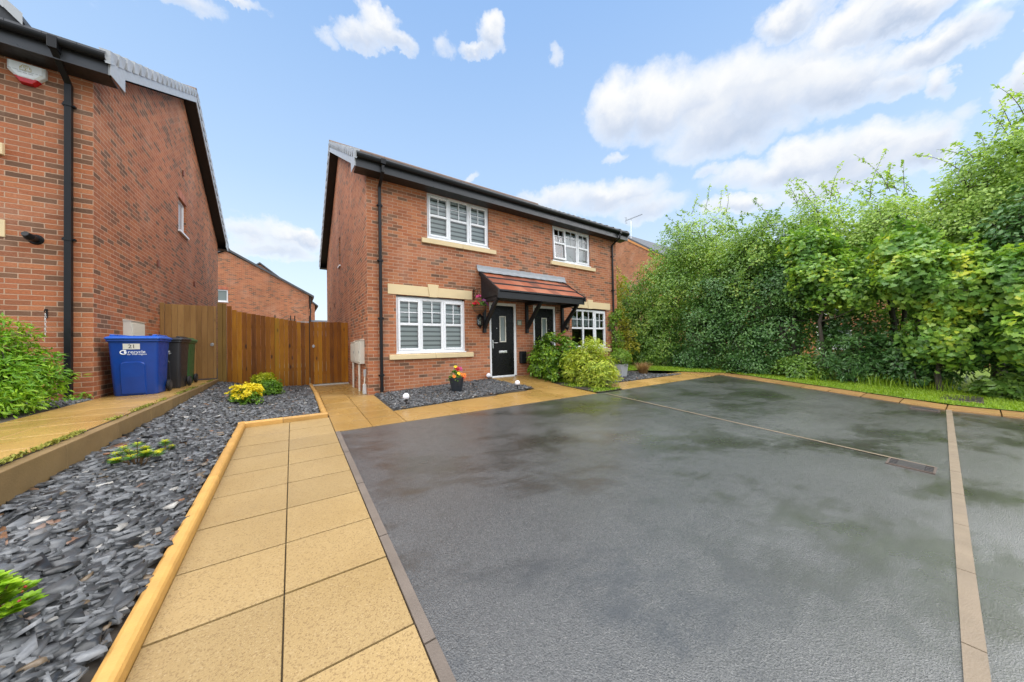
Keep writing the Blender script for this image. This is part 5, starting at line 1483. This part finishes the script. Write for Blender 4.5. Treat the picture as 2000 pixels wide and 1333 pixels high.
shrub('conifer_shrub', 'feathery lime green shrub against the left house, cut by the left edge of the photo', (-4.40, -1.0, LZ), [(-4.45, -.95, 1.05, .42, .48, .55), (-4.18, -1.10, .66, .40, .42, .38), (-4.6, -1.35, .8, .5, .5, .6), (-4.10, -.85, .85, .34, .26, .30), (-4.2, -1.5, .52, .34, .34, .24)], 640, 30, .16, .050, .095, 'long', L_CON, zmin=LZ+.03, up=.7, flat=.16)
PLG = simple('planter_grey', (.40, .41, .42), .6, .12, 6, .2, 60); PLD = simple('planter_dark', (.055, .062, .072), .5, .2, 6)
def planter(label, x, y, z, w0, w1, h, mat, r0):
    r = thing('planter', label, 'planter', (x, y, z))
    mb = MB(); a, b = w0/2, w1/2
    mb.add([(x-a,y-a,z),(x+a,y-a,z),(x+a,y+a,z),(x-a,y+a,z),(x-b,y-b,z+h),(x+b,y-b,z+h),(x+b,y+b,z+h),(x-b,y+b,z+h),(x-b+.02,y-b+.02,z+h),(x+b-.02,y-b+.02,z+h),(x+b-.02,y+b-.02,z+h),(x-b+.02,y+b-.02,z+h),(x-b+.03,y-b+.03,z+h-.05),(x+b-.03,y-b+.03,z+h-.05),(x+b-.03,y+b-.03,z+h-.05),(x-b+.03,y+b-.03,z+h-.05)],
           [(0,3,2,1),(0,1,5,4),(1,2,6,5),(2,3,7,6),(3,0,4,7),(4,5,9,8),(5,6,10,9),(6,7,11,10),(7,4,8,11),(8,9,13,12),(9,10,14,13),(10,11,15,14),(11,8,12,15),(12,13,14,15)])
    mb.build('pot', mat, r, bevel=.006)
    if r0:
        C, N_, D_, cc = crown([(x, y, z+h+r0*.72, r0, r0, r0*.85)], 90, 26, .09, shell=5, up=.3, out=1.0)
        leaves('foliage', C, N_, D_, rng.uniform(.03, .05, len(C)), 'oval', L_CLIMB, r)
        t_ = trunk_mesh((x, y, z+h-.06), [(x, y, z+h+r0*.5)], cc, .015, r, 1, 30); t_.name = 'stem'
    return r
planter('tall pale grey square planter with a rounded green bush, right of the yellow-green shrub', 7.45, -1.02, -.06, .26, .34, .42, PLG, .33)
planter('dark grey square planter half hidden behind the yellow-green shrub', 6.62, -1.05, -.06, .34, .42, .40, PLD, 0)
r = thing('climbing_plant', 'leafy climber growing up the right-hand drainpipe of the house', 'climber', (8.35, -.1, -.02))
C, N_, D_, cc = crown([(8.40, -.16, .55, .22, .14, .55), (8.42, -.16, 1.25, .25, .15, .45), (8.30, -.12, 1.85, .25, .10, .35), (8.50, -.16, 2.15, .14, .12, .25)], 110, 16, .12, up=.2, out=.9)
leaves('foliage', C, N_, D_, rng.uniform(.04, .085, len(C)), 'oval', L_CLIMB, r)
t_ = trunk_mesh((8.38, -.1, -.02), [(8.40, -.09, 1.9), (8.3, -.09, 1.4)], cc, .015, r, 2, 60); t_.name = 'stem'
DRY = leaf_mat('dry_grass', [(0, (.20, .10, .04)), (0.6, (.36, .22, .10)), (1, (.48, .34, .18))], .7, .2, .3, 3)
r = thing('ornamental_grass', 'tuft of dry brown ornamental grass in the right-hand slate bed', 'grass tuft', (8.72, -1.0, -.05))
def og():
    a = random.uniform(0, 6.28); q = .11*math.sqrt(random.random()); return (8.72+q*math.cos(a), -1.0+q*math.sin(a), -.05)
blades('blades', 700, og, .22, .46, DRY, wd=.005, lean=1.3, kind=None, parent=r)
# low yellow-flowered mounds in the slate bed by the fence
L_MOUND = leaf_mat('mound_leaf', [(0, (.05, .13, .008)), (0.6, (.13, .27, .015)), (1, (.22, .36, .03))], .45, .25, .3, 5)
L_MOUNDY = leaf_mat('yellow_bract', [(0, (.62, .48, .010)), (0.6, (.80, .66, .015)), (1, (.88, .78, .10))], .5, .25, .3, 6, tcol=(1, 1, .6))
L_LIME = leaf_mat('lime_leaf', [(0, (.30, .38, .012)), (0.6, (.50, .56, .02)), (1, (.64, .64, .04))], .5, .25, .3, 6)
def mound(label, x, y, rad, h, topmat, ntop, lobes):
    z = zbed1(x, y); r = thing('flowering_mound', label, 'flowering plant', (x, y, z), 'low yellow plants in the slate bed')
    ells = [(x+a*rad, y+b*rad, z+h*.42, rad*q, rad*q, h*.5) for a, b, q in lobes]
    C, N_, D_, cc = crown(ells, 70, 26, .07, shell=3, up=.6, zmin=z+.01)
    leaves('foliage', C, N_, D_, rng.uniform(.025, .045, len(C)), 'oval', L_MOUND, r)
    ells = [(a, b, c+h*.30, d*.95, e*.95, f*.42) for a, b, c, d, e, f in ells]
    C, N_, D_, cc = crown(ells, 90, ntop, .055, shell=7, up=.9, out=.8, flat=.14, droop=.05, zmin=z+h*.40)
    leaves('flower_head', C, N_, D_, rng.uniform(.030, .046, len(C)), 'oval', topmat, r)
mound('broad mound of bright yellow flowers nearest the camera in the slate bed below the fence', -2.06, .02, .24, .25, L_MOUNDY, 34, [(-.55, -.1, .55), (.3, -.25, .75), (.25, .5, .6)])
mound('small lime yellow mound close against the foot of the dark fence', -1.98, 2.40, .26, .38, L_LIME, 20, [(0, 0, .9), (.3, .1, .6)])
mound('low plain green mound tucked behind the bright yellow flowers', -1.78, 1.20, .22, .22, L_MOUND, 10, [(0, 0, .9), (.4, .1, .6)])
# small evergreen shrubs in the near slate bed
L_PIER = leaf_mat('evergreen_leaf', [(0, (0.036, 0.114, 0.024)), (0.6, (0.09, 0.228, 0.037)), (1, (0.2, 0.361, 0.051))], .3, .2, .3, 6)
L_TIP = leaf_mat('new_leaf', [(0, (.30, .36, .012)), (0.5, (.52, .54, .018)), (1, (.66, .58, .03))], .4, .3, .3, 6)
L_LUSH = leaf_mat('lush_leaf', [(0, (.10, .24, .010)), (0.5, (.22, .40, .016)), (1, (.40, .54, .04))], .35, .3, .3, 5)
P_BERRY = simple('red_berry', (.30, .012, .010), .3, .3, 20)
def rosette_shrub(label, x, y, spread, h, n, tipm, size, berries=0, tall=1.0):
    z = zbed1(x, y); r = thing('evergreen_shrub', label, 'shrub', (x, y, z), 'small shrubs in the near slate bed')
    C = []; N_ = []; D_ = []; T = [[], [], []]; mb = MB()
    for i in range(n):
        a = random.uniform(0, 6.28); q = math.sqrt(random.random())*spread; hh = h*(1-.5*(q/spread)**2)*random.uniform(.55, 1.05)
        tip = np.array([x+q*math.cos(a), y+q*math.sin(a), z+hh]); mb.tube([(x+q*.2*math.cos(a), y+q*.2*math.sin(a), z-.01), tuple(tip*.5+np.array([x, y, z])*.5+np.array([0, 0, .01])), tuple(tip)], [.005, .004, .003], 5)
        for tier in range(4):
            for k in range(7):
                b = 2*math.pi*(k+tier*.5)/7+random.gauss(0, .2); e = .35+.22*tier if tier < 3 else 1.1
                d = np.array([math.cos(b)*math.cos(e), math.sin(b)*math.cos(e), math.sin(e)*(1 if tier else -.1)])
                p = tip+np.array([0, 0, -.028+.012*tier])
                if tier >= 2 and random.random() < .95: T[0].append(p); T[1].append(np.array([-d[0]*.6, -d[1]*.6, 1.0])); T[2].append(d)
                else: C.append(p); N_.append(np.array([-d[0]*.4, -d[1]*.4, 1.0])); D_.append(d)
    mb.build('stem', simple('stem_brown', (.13, .075, .03), .7, .2, 20), r)
    C = np.array(C); leaves('foliage', C, np.array(N_), np.array(D_), size*rng.uniform(.8, 1.2, len(C)), 'long' if tall < 1.2 else 'oval', L_PIER if tall < 1.2 else L_LUSH, r)
    C = np.array(T[0]); leaves('new_growth', C, np.array(T[1]), np.array(T[2]), size*.7*rng.uniform(.7, 1.2, len(C)), 'long' if tall < 1.2 else 'oval', tipm, r)
    if berries:
        mb = MB()
        for i in range(berries):
            a = random.uniform(0, 6.28); q = spread*random.uniform(.3, 1.0); mb.lathe([(.0008, -.006), (.006, 0), (.0008, .006)], (x+q*math.cos(a), y+q*math.sin(a), z+h*random.uniform(.3, .6)), 8)
        mb.build('berry', P_BERRY, r)
rosette_shrub('open evergreen shrub with yellow new tips, the larger of two in the slate', -2.50, -3.40, .165, .21, 18, L_TIP, .055)
rosette_shrub('small twin-stemmed evergreen sprig with yellow tips behind the larger one', -2.42, -3.00, .07, .16, 5, L_TIP, .052)
rosette_shrub('lush bright green shrub with red berries at the lower left edge', -2.41, -5.30, .13, .22, 34, L_LUSH, .050, 26, 1.5)
for lab, x, y, n in (('small green weed growing at the brick corner behind the raised path', -3.93, -.06, 60), ('small weed by the foot of the square drainpipe', -4.0, -.22, 36)):
    r = thing('weed', lab, 'weed', (x, y, LZ))
    C, N_, D_, cc = crown([(x, y, LZ+.05, .05, .05, .06)], 8, n//8, .04); leaves('foliage', C, N_, D_, rng.uniform(.025, .05, len(C)), 'oval', L_CON, r)
MOSS = leaf_mat('moss', [(0, (.10, .11, .015)), (0.6, (.22, .22, .03)), (1, (.34, .34, .05))], .8, .1, .4, 4)
def ms():
    while True:
        y = random.uniform(-5, 2.9)
        if math.sin(y*3.1)+math.sin(y*7.7+1)+random.gauss(0, .5) > .2: return (-2.952+random.gauss(0, .018), y, LZ-.006)
blades('moss', 1900, ms, .008, .026, MOSS, wd=.007, lean=1.4)
# tussocks and ground cover at the edge of the lawn under the trees
def rgp():
    while True:
        y = random.uniform(-9.2, -4.2); x = random.uniform(11.6, 12.9)
        if math.sin(y*2.7)+math.sin(y*5.3+2)+random.gauss(0, .35) > .15: return (x, y, vz(x, y))
blades('rough_grass', 1100, rgp, .10, .42, GRASS, wd=.006, lean=.9)

# ------------------------------------------------------------------ trees along the verge
LM_DARK = leaf_mat('leaf_dark', [(0, (0.025, 0.074, 0.021)), (0.4, (0.062, 0.152, 0.042)), (0.75, (0.126, 0.245, 0.066)), (1, (0.215, 0.353, 0.103))], .30, .28, .5, .8)
LM_MID = leaf_mat('leaf_mid', [(0, (0.062, 0.129, 0.026)), (0.4, (0.138, 0.259, 0.051)), (0.75, (0.277, 0.415, 0.077)), (1, (0.462, 0.485, 0.116))], .30, .34, .5, .7)
LM_LIGHT = leaf_mat('leaf_light', [(0, (0.113, 0.197, 0.043)), (0.4, (0.241, 0.378, 0.089)), (0.75, (0.435, 0.577, 0.146)), (1, (0.559, 0.59, 0.369))], .32, .38, .45, .7)
LM_MAPLE = leaf_mat('leaf_maple', [(0, (0.068, 0.169, 0.041)), (0.4, (0.143, 0.286, 0.059)), (0.7, (0.298, 0.456, 0.067)), (0.88, (0.529, 0.561, 0.059)), (1, (0.529, 0.561, 0.059))], .30, .36, .6, 1.0)
LM_GOLD = leaf_mat('leaf_golden', [(0, (.16, .19, .015)), (0.5, (.34, .33, .03)), (1, (.50, .44, .05))], .4, .35, .4, 1)
T = tree
T('young tree with loose golden-green leaves at the right end of the house', (10.6, 1.9, .05), [(10.6, 1.9, 2.3, .75, .8, 1.4), (10.75, 1.75, 3.6, .5, .6, .8), (10.9, 1.5, 1.2, .8, .7, 1.0)], 150, 28, .30, .085, 'oval', LM_GOLD, .05, 1, nsh=6, shlen=.6, zmin=.15)
T('dense mid-green tree nearest the house, sweeping to the ground', (12.9, 1.3, .05), [(12.7, 1.5, 1.9, 1.3, 1.5, 1.9), (12.2, 2.3, 1.5, .9, 1.0, 1.5), (12.3, 2.1, 3.0, .8, .9, 1.1), (12.9, .6, 3.4, 1.3, 1.5, 1.8), (13.2, -.1, 5.2, 1.0, 1.2, 1.3), (12.4, .6, 1.0, .9, 1.3, .9)], 560, 46, .42, .088, 'oval', LM_MID, .12, 3, zmin=.12, nsh=12, ntw=150)
T('tall feathery tree with the highest crown left of the middle of the belt', (13.9, -.9, 0), [(13.9, -.8, 5.3, 1.3, 1.3, 1.9), (13.8, -1.3, 3.6, 1.2, 1.4, 1.7), (13.7, -.9, 2.0, 1.2, 1.4, 1.5)], 290, 42, .42, .085, 'oval', LM_LIGHT, .13, 2, nsh=20, shlen=1.1, ntw=150)
T('dark drooping tree whose lower branches brush the lawn', (12.7, -1.3, 0), [(12.6, -1.2, 1.4, 1.1, 1.3, 1.4), (12.7, -1.9, 2.7, 1.1, 1.2, 1.4), (12.5, -2.6, 1.3, .9, 1.1, 1.3)], 320, 46, .40, .085, 'oval', LM_DARK, .10, 3, zmin=.10, droop=.45, ntw=150)
T('broad tree with lime green shoots in the middle of the belt', (13.2, -2.8, -.1), [(12.9, -2.8, 3.6, 1.0, 1.0, 1.2), (13.3, -3.1, 4.6, 1.2, 1.1, 1.3), (13.3, -2.2, 4.3, 1.0, .9, 1.3)], 240, 42, .38, .095, 'oval', LM_MID, .11, 2, nsh=16, ntw=130)
T('dark tree with fine overlapping leaves and a bare lower trunk', (12.9, -3.9, -.2), [(12.6, -3.7, 1.5, .9, 1.0, 1.4), (12.8, -4.2, 3.0, 1.0, .9, 1.3), (12.9, -3.5, 2.8, .9, .9, 1.2), (13.1, -5.4, 1.6, .8, .9, 1.2)], 330, 46, .36, .080, 'oval', LM_DARK, .10, 3, zmin=-.05, droop=.4, ntw=140)
T('slender tree with wind-blown leading shoots right of the middle', (14.2, -4.6, -.2), [(14.1, -4.5, 4.9, 1.1, .9, 1.4), (14.0, -5.0, 3.6, 1.2, 1.0, 1.2)], 200, 40, .36, .088, 'oval', LM_LIGHT, .10, 2, nsh=26, shlen=1.2, ntw=110)
T('sycamore with mid-green lobed leaves and a straight mossy trunk in view', (12.3, -4.95, -.25), [(12.2, -4.9, 3.0, .85, .80, .95), (12.3, -5.5, 2.55, .7, .7, .6), (12.5, -4.6, 3.9, .8, .7, .8), (12.6, -5.9, 3.1, .7, .6, .6)], 210, 38, .34, .095, 'maple', LM_MAPLE, .065, 1, ntw=70, nsh=6, shlen=.6)
T('tall wispy tree leaning over the gap where bricks show through', (14.0, -6.2, -.3), [(13.9, -6.1, 4.5, 1.1, .95, 1.3), (13.8, -6.4, 3.4, 1.1, .9, 1.0)], 190, 40, .36, .088, 'oval', LM_LIGHT, .09, 2, nsh=26, shlen=1.2, ntw=110)
T('big sycamore with large bright yellow-green leaves at the right of the belt', (12.0, -7.1, -.3), [(11.6, -6.75, 2.75, .8, .62, .75), (11.8, -7.3, 2.35, .85, .75, 1.0), (11.9, -7.2, 1.2, .7, .7, .9), (11.9, -6.6, 3.5, .6, .5, .5)], 330, 34, .33, .102, 'maple', LM_MAPLE, .04, 2, ntw=90, zmin=.05, nsh=7, shlen=.6, shn=20)
T('tallest tree, feathery and pale, rising out of the top right of the photo', (13.6, -8.0, -.35), [(13.4, -7.9, 4.7, 1.1, .8, 1.4), (13.4, -8.3, 4.0, 1.2, .8, 1.3), (13.3, -7.4, 4.1, 1.0, .7, 1.1), (13.2, -8.6, 5.6, .9, .7, .9)], 330, 42, .36, .082, 'oval', LM_LIGHT, .10, 3, nsh=34, shlen=1.0, ntw=150)
T('dark tree with a leaning brown trunk at the right edge of the photo', (12.5, -8.0, -.4), [(12.3, -8.2, 1.6, .9, .6, 1.5), (12.4, -8.3, 3.3, .9, .6, 1.2), (12.3, -7.6, 1.1, .6, .5, 1.0)], 250, 42, .34, .10, 'oval', LM_DARK, .06, 1, ntw=110, zmin=.0)
T('maple with yellow leaf tips reaching in from the right edge of the photo', (11.4, -8.25, -.4), [(11.3, -8.2, 2.2, .55, .40, .8), (11.3, -8.3, 1.1, .6, .4, .7)], 110, 28, .28, .11, 'maple', LM_MAPLE, .04, 1, ntw=50)
for lab, bx_, by_, ee in (('dense tree filling the back row behind the house end of the belt', 16.0, 2.2, [(16, 2.2, 2.6, 1.5, 1.8, 2.6), (16, 1.0, 4.4, 1.3, 1.5, 1.6)]),
        ('dense tree in the back row behind the highest feathery crown', 16.4, -1.0, [(16.4, -.8, 2.4, 1.4, 1.7, 2.5), (16.4, -1.4, 4.6, 1.3, 1.5, 1.7)]),
        ('dense tree in the back row behind the middle of the belt', 16.2, -3.3, [(16.2, -3.0, 2.2, 1.3, 1.4, 2.3), (16.2, -3.6, 4.4, 1.2, 1.4, 1.5)]),
        ('tree in the back row with its crown above the brick-filled gap', 16.6, -6.0, [(16.6, -5.7, 4.4, 1.3, 1.7, 1.4), (16.6, -7.2, 4.0, 1.2, 1.4, 1.8), (16.4, -6.4, 2.0, 1.1, 1.6, 1.1)]),
        ('dense tree in the back row at the right edge of the photo', 16.0, -8.9, [(16, -8.8, 2.6, 1.3, 1.5, 2.6), (15.8, -9.2, 4.8, 1.2, 1.3, 1.8)])):
    T(lab, (bx_, by_, -.2), ee, 190, 34, .5, .125, 'oval', LM_MID, .12, 2, ntw=80, nsh=8, shn=24)
GB = 'low bushes at the foot of the trees'
for lab, x, y, rx, ry, h, m, k, s in (('low spreading bush on the lawn edge at the foot of the tree nearest the house', 12.0, 1.3, .7, 1.0, .8, LM_MID, 'oval', .085), ('dark bush on the lawn edge between the nearest tree and the drooping tree', 12.1, -.7, .6, .9, .9, LM_DARK, 'oval', .08),
        ('low dark bush at the lawn edge under the drooping tree', 12.2, -2.9, .6, .8, .75, LM_DARK, 'oval', .075),
        ('rounded light green bush beside the mossy trunk', 12.15, -4.35, .5, .55, .75, LM_MID, 'oval', .085),
        ('arching dark green bush below the gap in the trees', 12.3, -5.5, .7, .95, 1.65, LM_DARK, 'long', .12),
        ('dark leafy bush behind the long grass tussock', 12.5, -6.5, .7, .9, 1.6, LM_DARK, 'oval', .09),
        ('laurel bush with large glossy leaves at the right edge of the lawn', 12.0, -8.1, .5, .5, .55, LM_MID, 'oval', .12)):
    shrub('bush', lab, (x, y, gz(y)), [(x, y, gz(y)+h*.5, rx, ry, h*.55), (x+.2, y-.3, gz(y)+h*.4, rx*.8, ry*.8, h*.5)], 210, 36, .24, s*.7, s*1.25, k, m, GB, 'bush', zmin=gz(y)+.05)

# ------------------------------------------------------------------ ironwork in the ground
IRON = simple('cast_iron', (.040, .036, .036), .45, .35, 14, .3, 80); PIT = simple('gully_pit', (.008, .007, .006), .9, .2, 5); RUST = simple('rusty_rim', (.085, .062, .048), .6, .3, 12, .3, 60)
def gully(label, x0, x1, y0, y1):
    ym = (y0+y1)/2; z = gz(ym); r = thing('drain_cover', label, 'drain cover', ((x0+x1)/2, ym, z), 'gully grates in the tarmac')
    zt_ = lambda y: gz(y)
    def slabz(mb, a, b, c, d, lo, hi):
        mb.add([(a,c,zt_(c)+lo),(b,c,zt_(c)+lo),(b,d,zt_(d)+lo),(a,d,zt_(d)+lo),(a,c,zt_(c)+hi),(b,c,zt_(c)+hi),(b,d,zt_(d)+hi),(a,d,zt_(d)+hi)], [(0,3,2,1),(4,5,6,7),(0,1,5,4),(1,2,6,5),(2,3,7,6),(3,0,4,7)])
    mb = MB(); w_ = .018
    slabz(mb, x0, x1, y0, y0+w_, -.02, .008); slabz(mb, x0, x1, y1-w_, y1, -.02, .008); slabz(mb, x0, x0+w_, y0+w_, y1-w_, -.02, .008); slabz(mb, x1-w_, x1, y0+w_, y1-w_, -.02, .008)
    mb.build('frame', RUST, r, bevel=.003)
    mb = MB(); slabz(mb, x0+w_, x1-w_, y0+w_, y1-w_, -.02, -.001); mb.build('pit', PIT, r)
    mb = MB(); k = (y1-y0)
    slabz(mb, x0+.03, x1-.03, y0+k*.22, y1-k*.22, -.005, .0105)
    for i in range(3):
        xx = x0+.04+(x1-x0-.08)*(i+.5)/3
        slabz(mb, xx-.012, xx+.012, y0+w_, y0+k*.22, -.005, .006); slabz(mb, xx-.012, xx+.012, y1-k*.22, y1-w_, -.005, .006)
    mb.build('grate', IRON, r, bevel=.003)
gully('iron drain cover in the open tarmac beside the kerb strip', 4.12, 4.40, -7.34, -7.00)
gully('iron drain cover against the paved kerb of the grass verge', 8.74, 9.02, -7.19, -6.83)
r = thing('manhole_cover', 'round-edged rusty manhole cover sunk in the lawn under the sycamore', 'manhole cover', (10.95, -7.4, vz(10.95, -7.4)))
zc = vz(10.95, -7.4)+.015
mb = MB(); mb.box(10.42, 11.48, -7.68, -7.12, zc-.05, zc); mb.build('frame', RUST, r, bevel=.01)
mb = MB()
for i in range(12):
    for j in range(7):
        mb.box(10.46+i*.083, 10.525+i*.083, -7.65+j*.073, -7.595+j*.073, zc, zc+.012)
mb.build('tread_plate', IRON, r)

# ------------------------------------------------------------------ houses further off
def far_house(label, x0, x1, y0, y1, zb, ze, zr, ridge, brick, wins, face):
    """plain gabled house; ridge 'y' -> gable faces -Y, 'x' -> gable faces -X"""
    r = thing('brick_house', label, 'house', ((x0+x1)/2, (y0+y1)/2, zb))
    mb = MB()
    front = [w_[:4] for w_ in wins]
    if face == 'y': wall_face(mb, x0, x1, zb, ze, front, lambda u, z: (u, y0, z), .08)
    else: wall_face(mb, y0, y1, zb, ze, front, lambda u, z: (x0, u, z), .08, inward=(1, 0, 0))
    if face == 'y':
        mb.add([(x0,y0,zb),(x0,y1,zb),(x0,y1,ze),(x0,y0,ze),(x1,y0,zb),(x1,y1,zb),(x1,y1,ze),(x1,y0,ze)], [(0,3,2,1),(4,5,6,7),(1,2,6,5)])
    else:
        mb.add([(x0,y0,zb),(x0,y1,zb),(x0,y1,ze),(x0,y0,ze),(x1,y0,zb),(x1,y1,zb),(x1,y1,ze),(x1,y0,ze)], [(0,4,7,3),(1,2,6,5),(4,5,6,7)])
    if ridge == 'y':
        xm = (x0+x1)/2
        for yy in (y0, y1): mb.add([(x0, yy, ze), (x1, yy, ze), (xm, yy, zr-.25)], [(0, 1, 2)])
    else:
        ym = (y0+y1)/2
        for xx in (x0, x1): mb.add([(xx, y0, ze), (xx, y1, ze), (xx, ym, zr-.25)], [(0, 1, 2)])
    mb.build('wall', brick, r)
    def roofprism(off, th, ov, endov):
        if ridge == 'y':
            xm = (x0+x1)/2; s = (zr-ze)/(xm-x0)
            return [(x0-ov, ze-ov*s+off), (xm, zr+off), (x1+ov, ze-ov*s+off), (x1+ov, ze-ov*s+off-th), (xm, zr+off-th), (x0-ov, ze-ov*s+off-th)], 'y', y0-endov, y1+endov
        ym = (y0+y1)/2; s = (zr-ze)/(ym-y0)
        return [(y0-ov, ze-ov*s+off), (ym, zr+off), (y1+ov, ze-ov*s+off), (y1+ov, ze-ov*s+off-th), (ym, zr+off-th), (y0-ov, ze-ov*s+off-th)], 'x', x0-endov, x1+endov
    q = MB(); q.prism(*roofprism(.0, .16, .35, .12)); rf = q.build('roof', TILE_D, r)
    for w_ in wins:
        a, b, c, d = w_
        q = MB(); f_ = .07
        if face == 'y':
            for bb in ((a, a+f_, c, d), (b-f_, b, c, d), (a+f_, b-f_, c, c+f_), (a+f_, b-f_, d-f_, d)): q.box(bb[0], bb[1], y0+.03, y0+.09, bb[2], bb[3])
            q.box(a-.02, b+.02, y0-.04, y0+.03, c-.06, c-.002)
        else:
            for bb in ((a, a+f_, c, d), (b-f_, b, c, d), (a+f_, b-f_, c, c+f_), (a+f_, b-f_, d-f_, d), ((a+b)/2-.035, (a+b)/2+.035, c+f_, d-f_)): q.box(x0+.03, x0+.09, bb[0], bb[1], bb[2], bb[3])
            q.box(x0-.04, x0+.03, a-.02, b+.02, c-.06, c-.002)
        wn_ = q.build('window', PVC, r)
        q = MB()
        if face == 'y': q.quad((a+f_, y0+.06, c+f_), (b-f_, y0+.06, c+f_), (b-f_, y0+.06, d-f_), (a+f_, y0+.06, d-f_))
        else: q.quad((x0+.06, a+f_, c+f_), (x0+.06, b-f_, c+f_), (x0+.06, b-f_, d-f_), (x0+.06, a+f_, d-f_))
        q.build('pane', FROST, wn_)
    return r, rf
r, rf = far_house('plain brick gable house beyond the fences, between the two front houses', -10.30, -.25, 23, 33, -.5, 5.55, 8.45, 'y', BRICK_C, [(-5.98, -5.20, 4.55, 5.40)], 'y')
mb = MB(); mb.tube([(-5.275, 22.86, 8.42), (-5.275, 33, 8.42)], .17, 10); mb.build('ridge_tiles', RIDGE, rf)
mb = MB(); mb.tube([(-.16, 22.92, 5.2), (-.16, 22.92, -.4)], .045, 8); mb.build('downpipe', BLACKP, r)
mb = MB()
for i in range(8): mb.box(-5.98+i*.10, -5.90+i*.10, 22.985, 23.02, 5.41, 5.62)
mb.build('brick_arch', simple('arch_far', (.42, .13, .07), .7, .2, 8, island=.2), r)
vents(r, [], 0)
far_house('second brick house whose dark roof peeps above the far gable', -9.6, .9, 38, 48, -.5, 6.6, 10.9, 'y', BRICK_C, [], 'y')
far_house('tall crimson brick house with an orange gable edge, right of the porch house', 26, 36, 6.6, 19.0, -.5, 7.9, 12.35, 'x', BRICK_D, [(9.3, 10.6, 4.2, 5.4), (14, 15.3, 4.2, 5.4)], 'x')
hr = bpy.data.objects[[o.name for o in COL.objects if o.get('label', '').startswith('tall crimson')][0]]
mb = MB(); s_ = (12.35-7.9)/6.2
for sg in (0, 1):
    pa = [(6.25, 7.65-.02), (12.8, 12.35-.16), (12.8, 12.35-.42), (6.25, 7.65-.28)]
    if sg: pa = [(25.6-y, z) for y, z in pa]
    mb.prism(pa, 'x', 25.90, 25.99)
mb.build('bargeboard', simple('orange_barge', (.52, .22, .06), .6, .15, 4), hr)
r = thing('tv_aerial', 'thin rooftop television aerial with a long comb of rods', 'aerial', (26.3, 11.55, 11.3))
mb = MB(); mb.tube([(26.3, 11.5, 11.2), (26.3, 11.45, 13.15)], .030, 6); mb.build('mast', CHROME, r)
mb = MB(); mb.tube([(26.3, 12.1, 13.35), (26.3, 10.2, 13.35)], .022, 6); mb.tube([(26.3, 11.45, 13.1), (26.3, 11.45, 13.36)], .022, 6)
for i in range(12):
    y = 11.9-i*.145; mb.tube([(26.3-.17, y-.06, 13.35), (26.3+.17, y+.06, 13.35)], .010, 4)
for zz_ in (.28, .14, -.14, -.28): mb.tube([(26.1, 12.02, 13.35+zz_), (26.5, 12.02, 13.35+zz_)], .012, 4)
mb.tube([(26.3, 12.0, 13.05), (26.3, 12.04, 13.35), (26.3, 12.0, 13.65)], .016, 4)
mb.build('antenna', simple('aerial_grey', (.20, .21, .23), .4, .1, 5, metal=.5), r)
far_house('orange brick terrace glimpsed in patches through the gap in the trees', 25, 33, -16, 3.5, -1.2, 4.4, 6.6, 'x', BRICK_C, [(-13.5, -12, .5, 1.9), (-3.6, -2.1, .5, 1.9), (-3.6, -2.1, 2.6, 3.7)], 'x')
far_house('low garage with a pale slate roof beyond the dark gate', .25, 6.0, 27, 33, -.5, 2.35, 3.9, 'x', BRICK_C, [], 'y')
L_FAR = leaf_mat('leaf_far', [(0, (.05, .08, .03)), (0.6, (.12, .16, .06)), (1, (.20, .22, .10))], .6, .2, .5, .2)
C, N_, D_, cc = crown([(-1+4*i, 62+random.uniform(-3, 3), 3.0+random.uniform(-.6, .9), 3.2, 2.5, 3.0) for i in range(6)], 260, 26, 1.0)
o = leaves('far_wood', C, N_, D_, rng.uniform(.35, .7, len(C)), 'oval', L_FAR, None); tag(o, kind='stuff')
POSTD = simple('post_dark', (.07, .055, .045), .7, .2, 9)
r = thing('trellis_frame', 'row of thin dark posts with a white bar standing behind the dark fence', 'trellis', (-1.9, 6, 0))
for x in (-1.86, -1.42, -1.30, -.86):
    mb = MB(); mb.box(x-.016, x+.016, 5.98, 6.012, 0, 2.22); mb.build('post', POSTD, r)
mb = MB(); mb.box(-1.28, -.88, 5.985, 6.008, 1.98, 2.02); mb.build('bar', PVC, r)
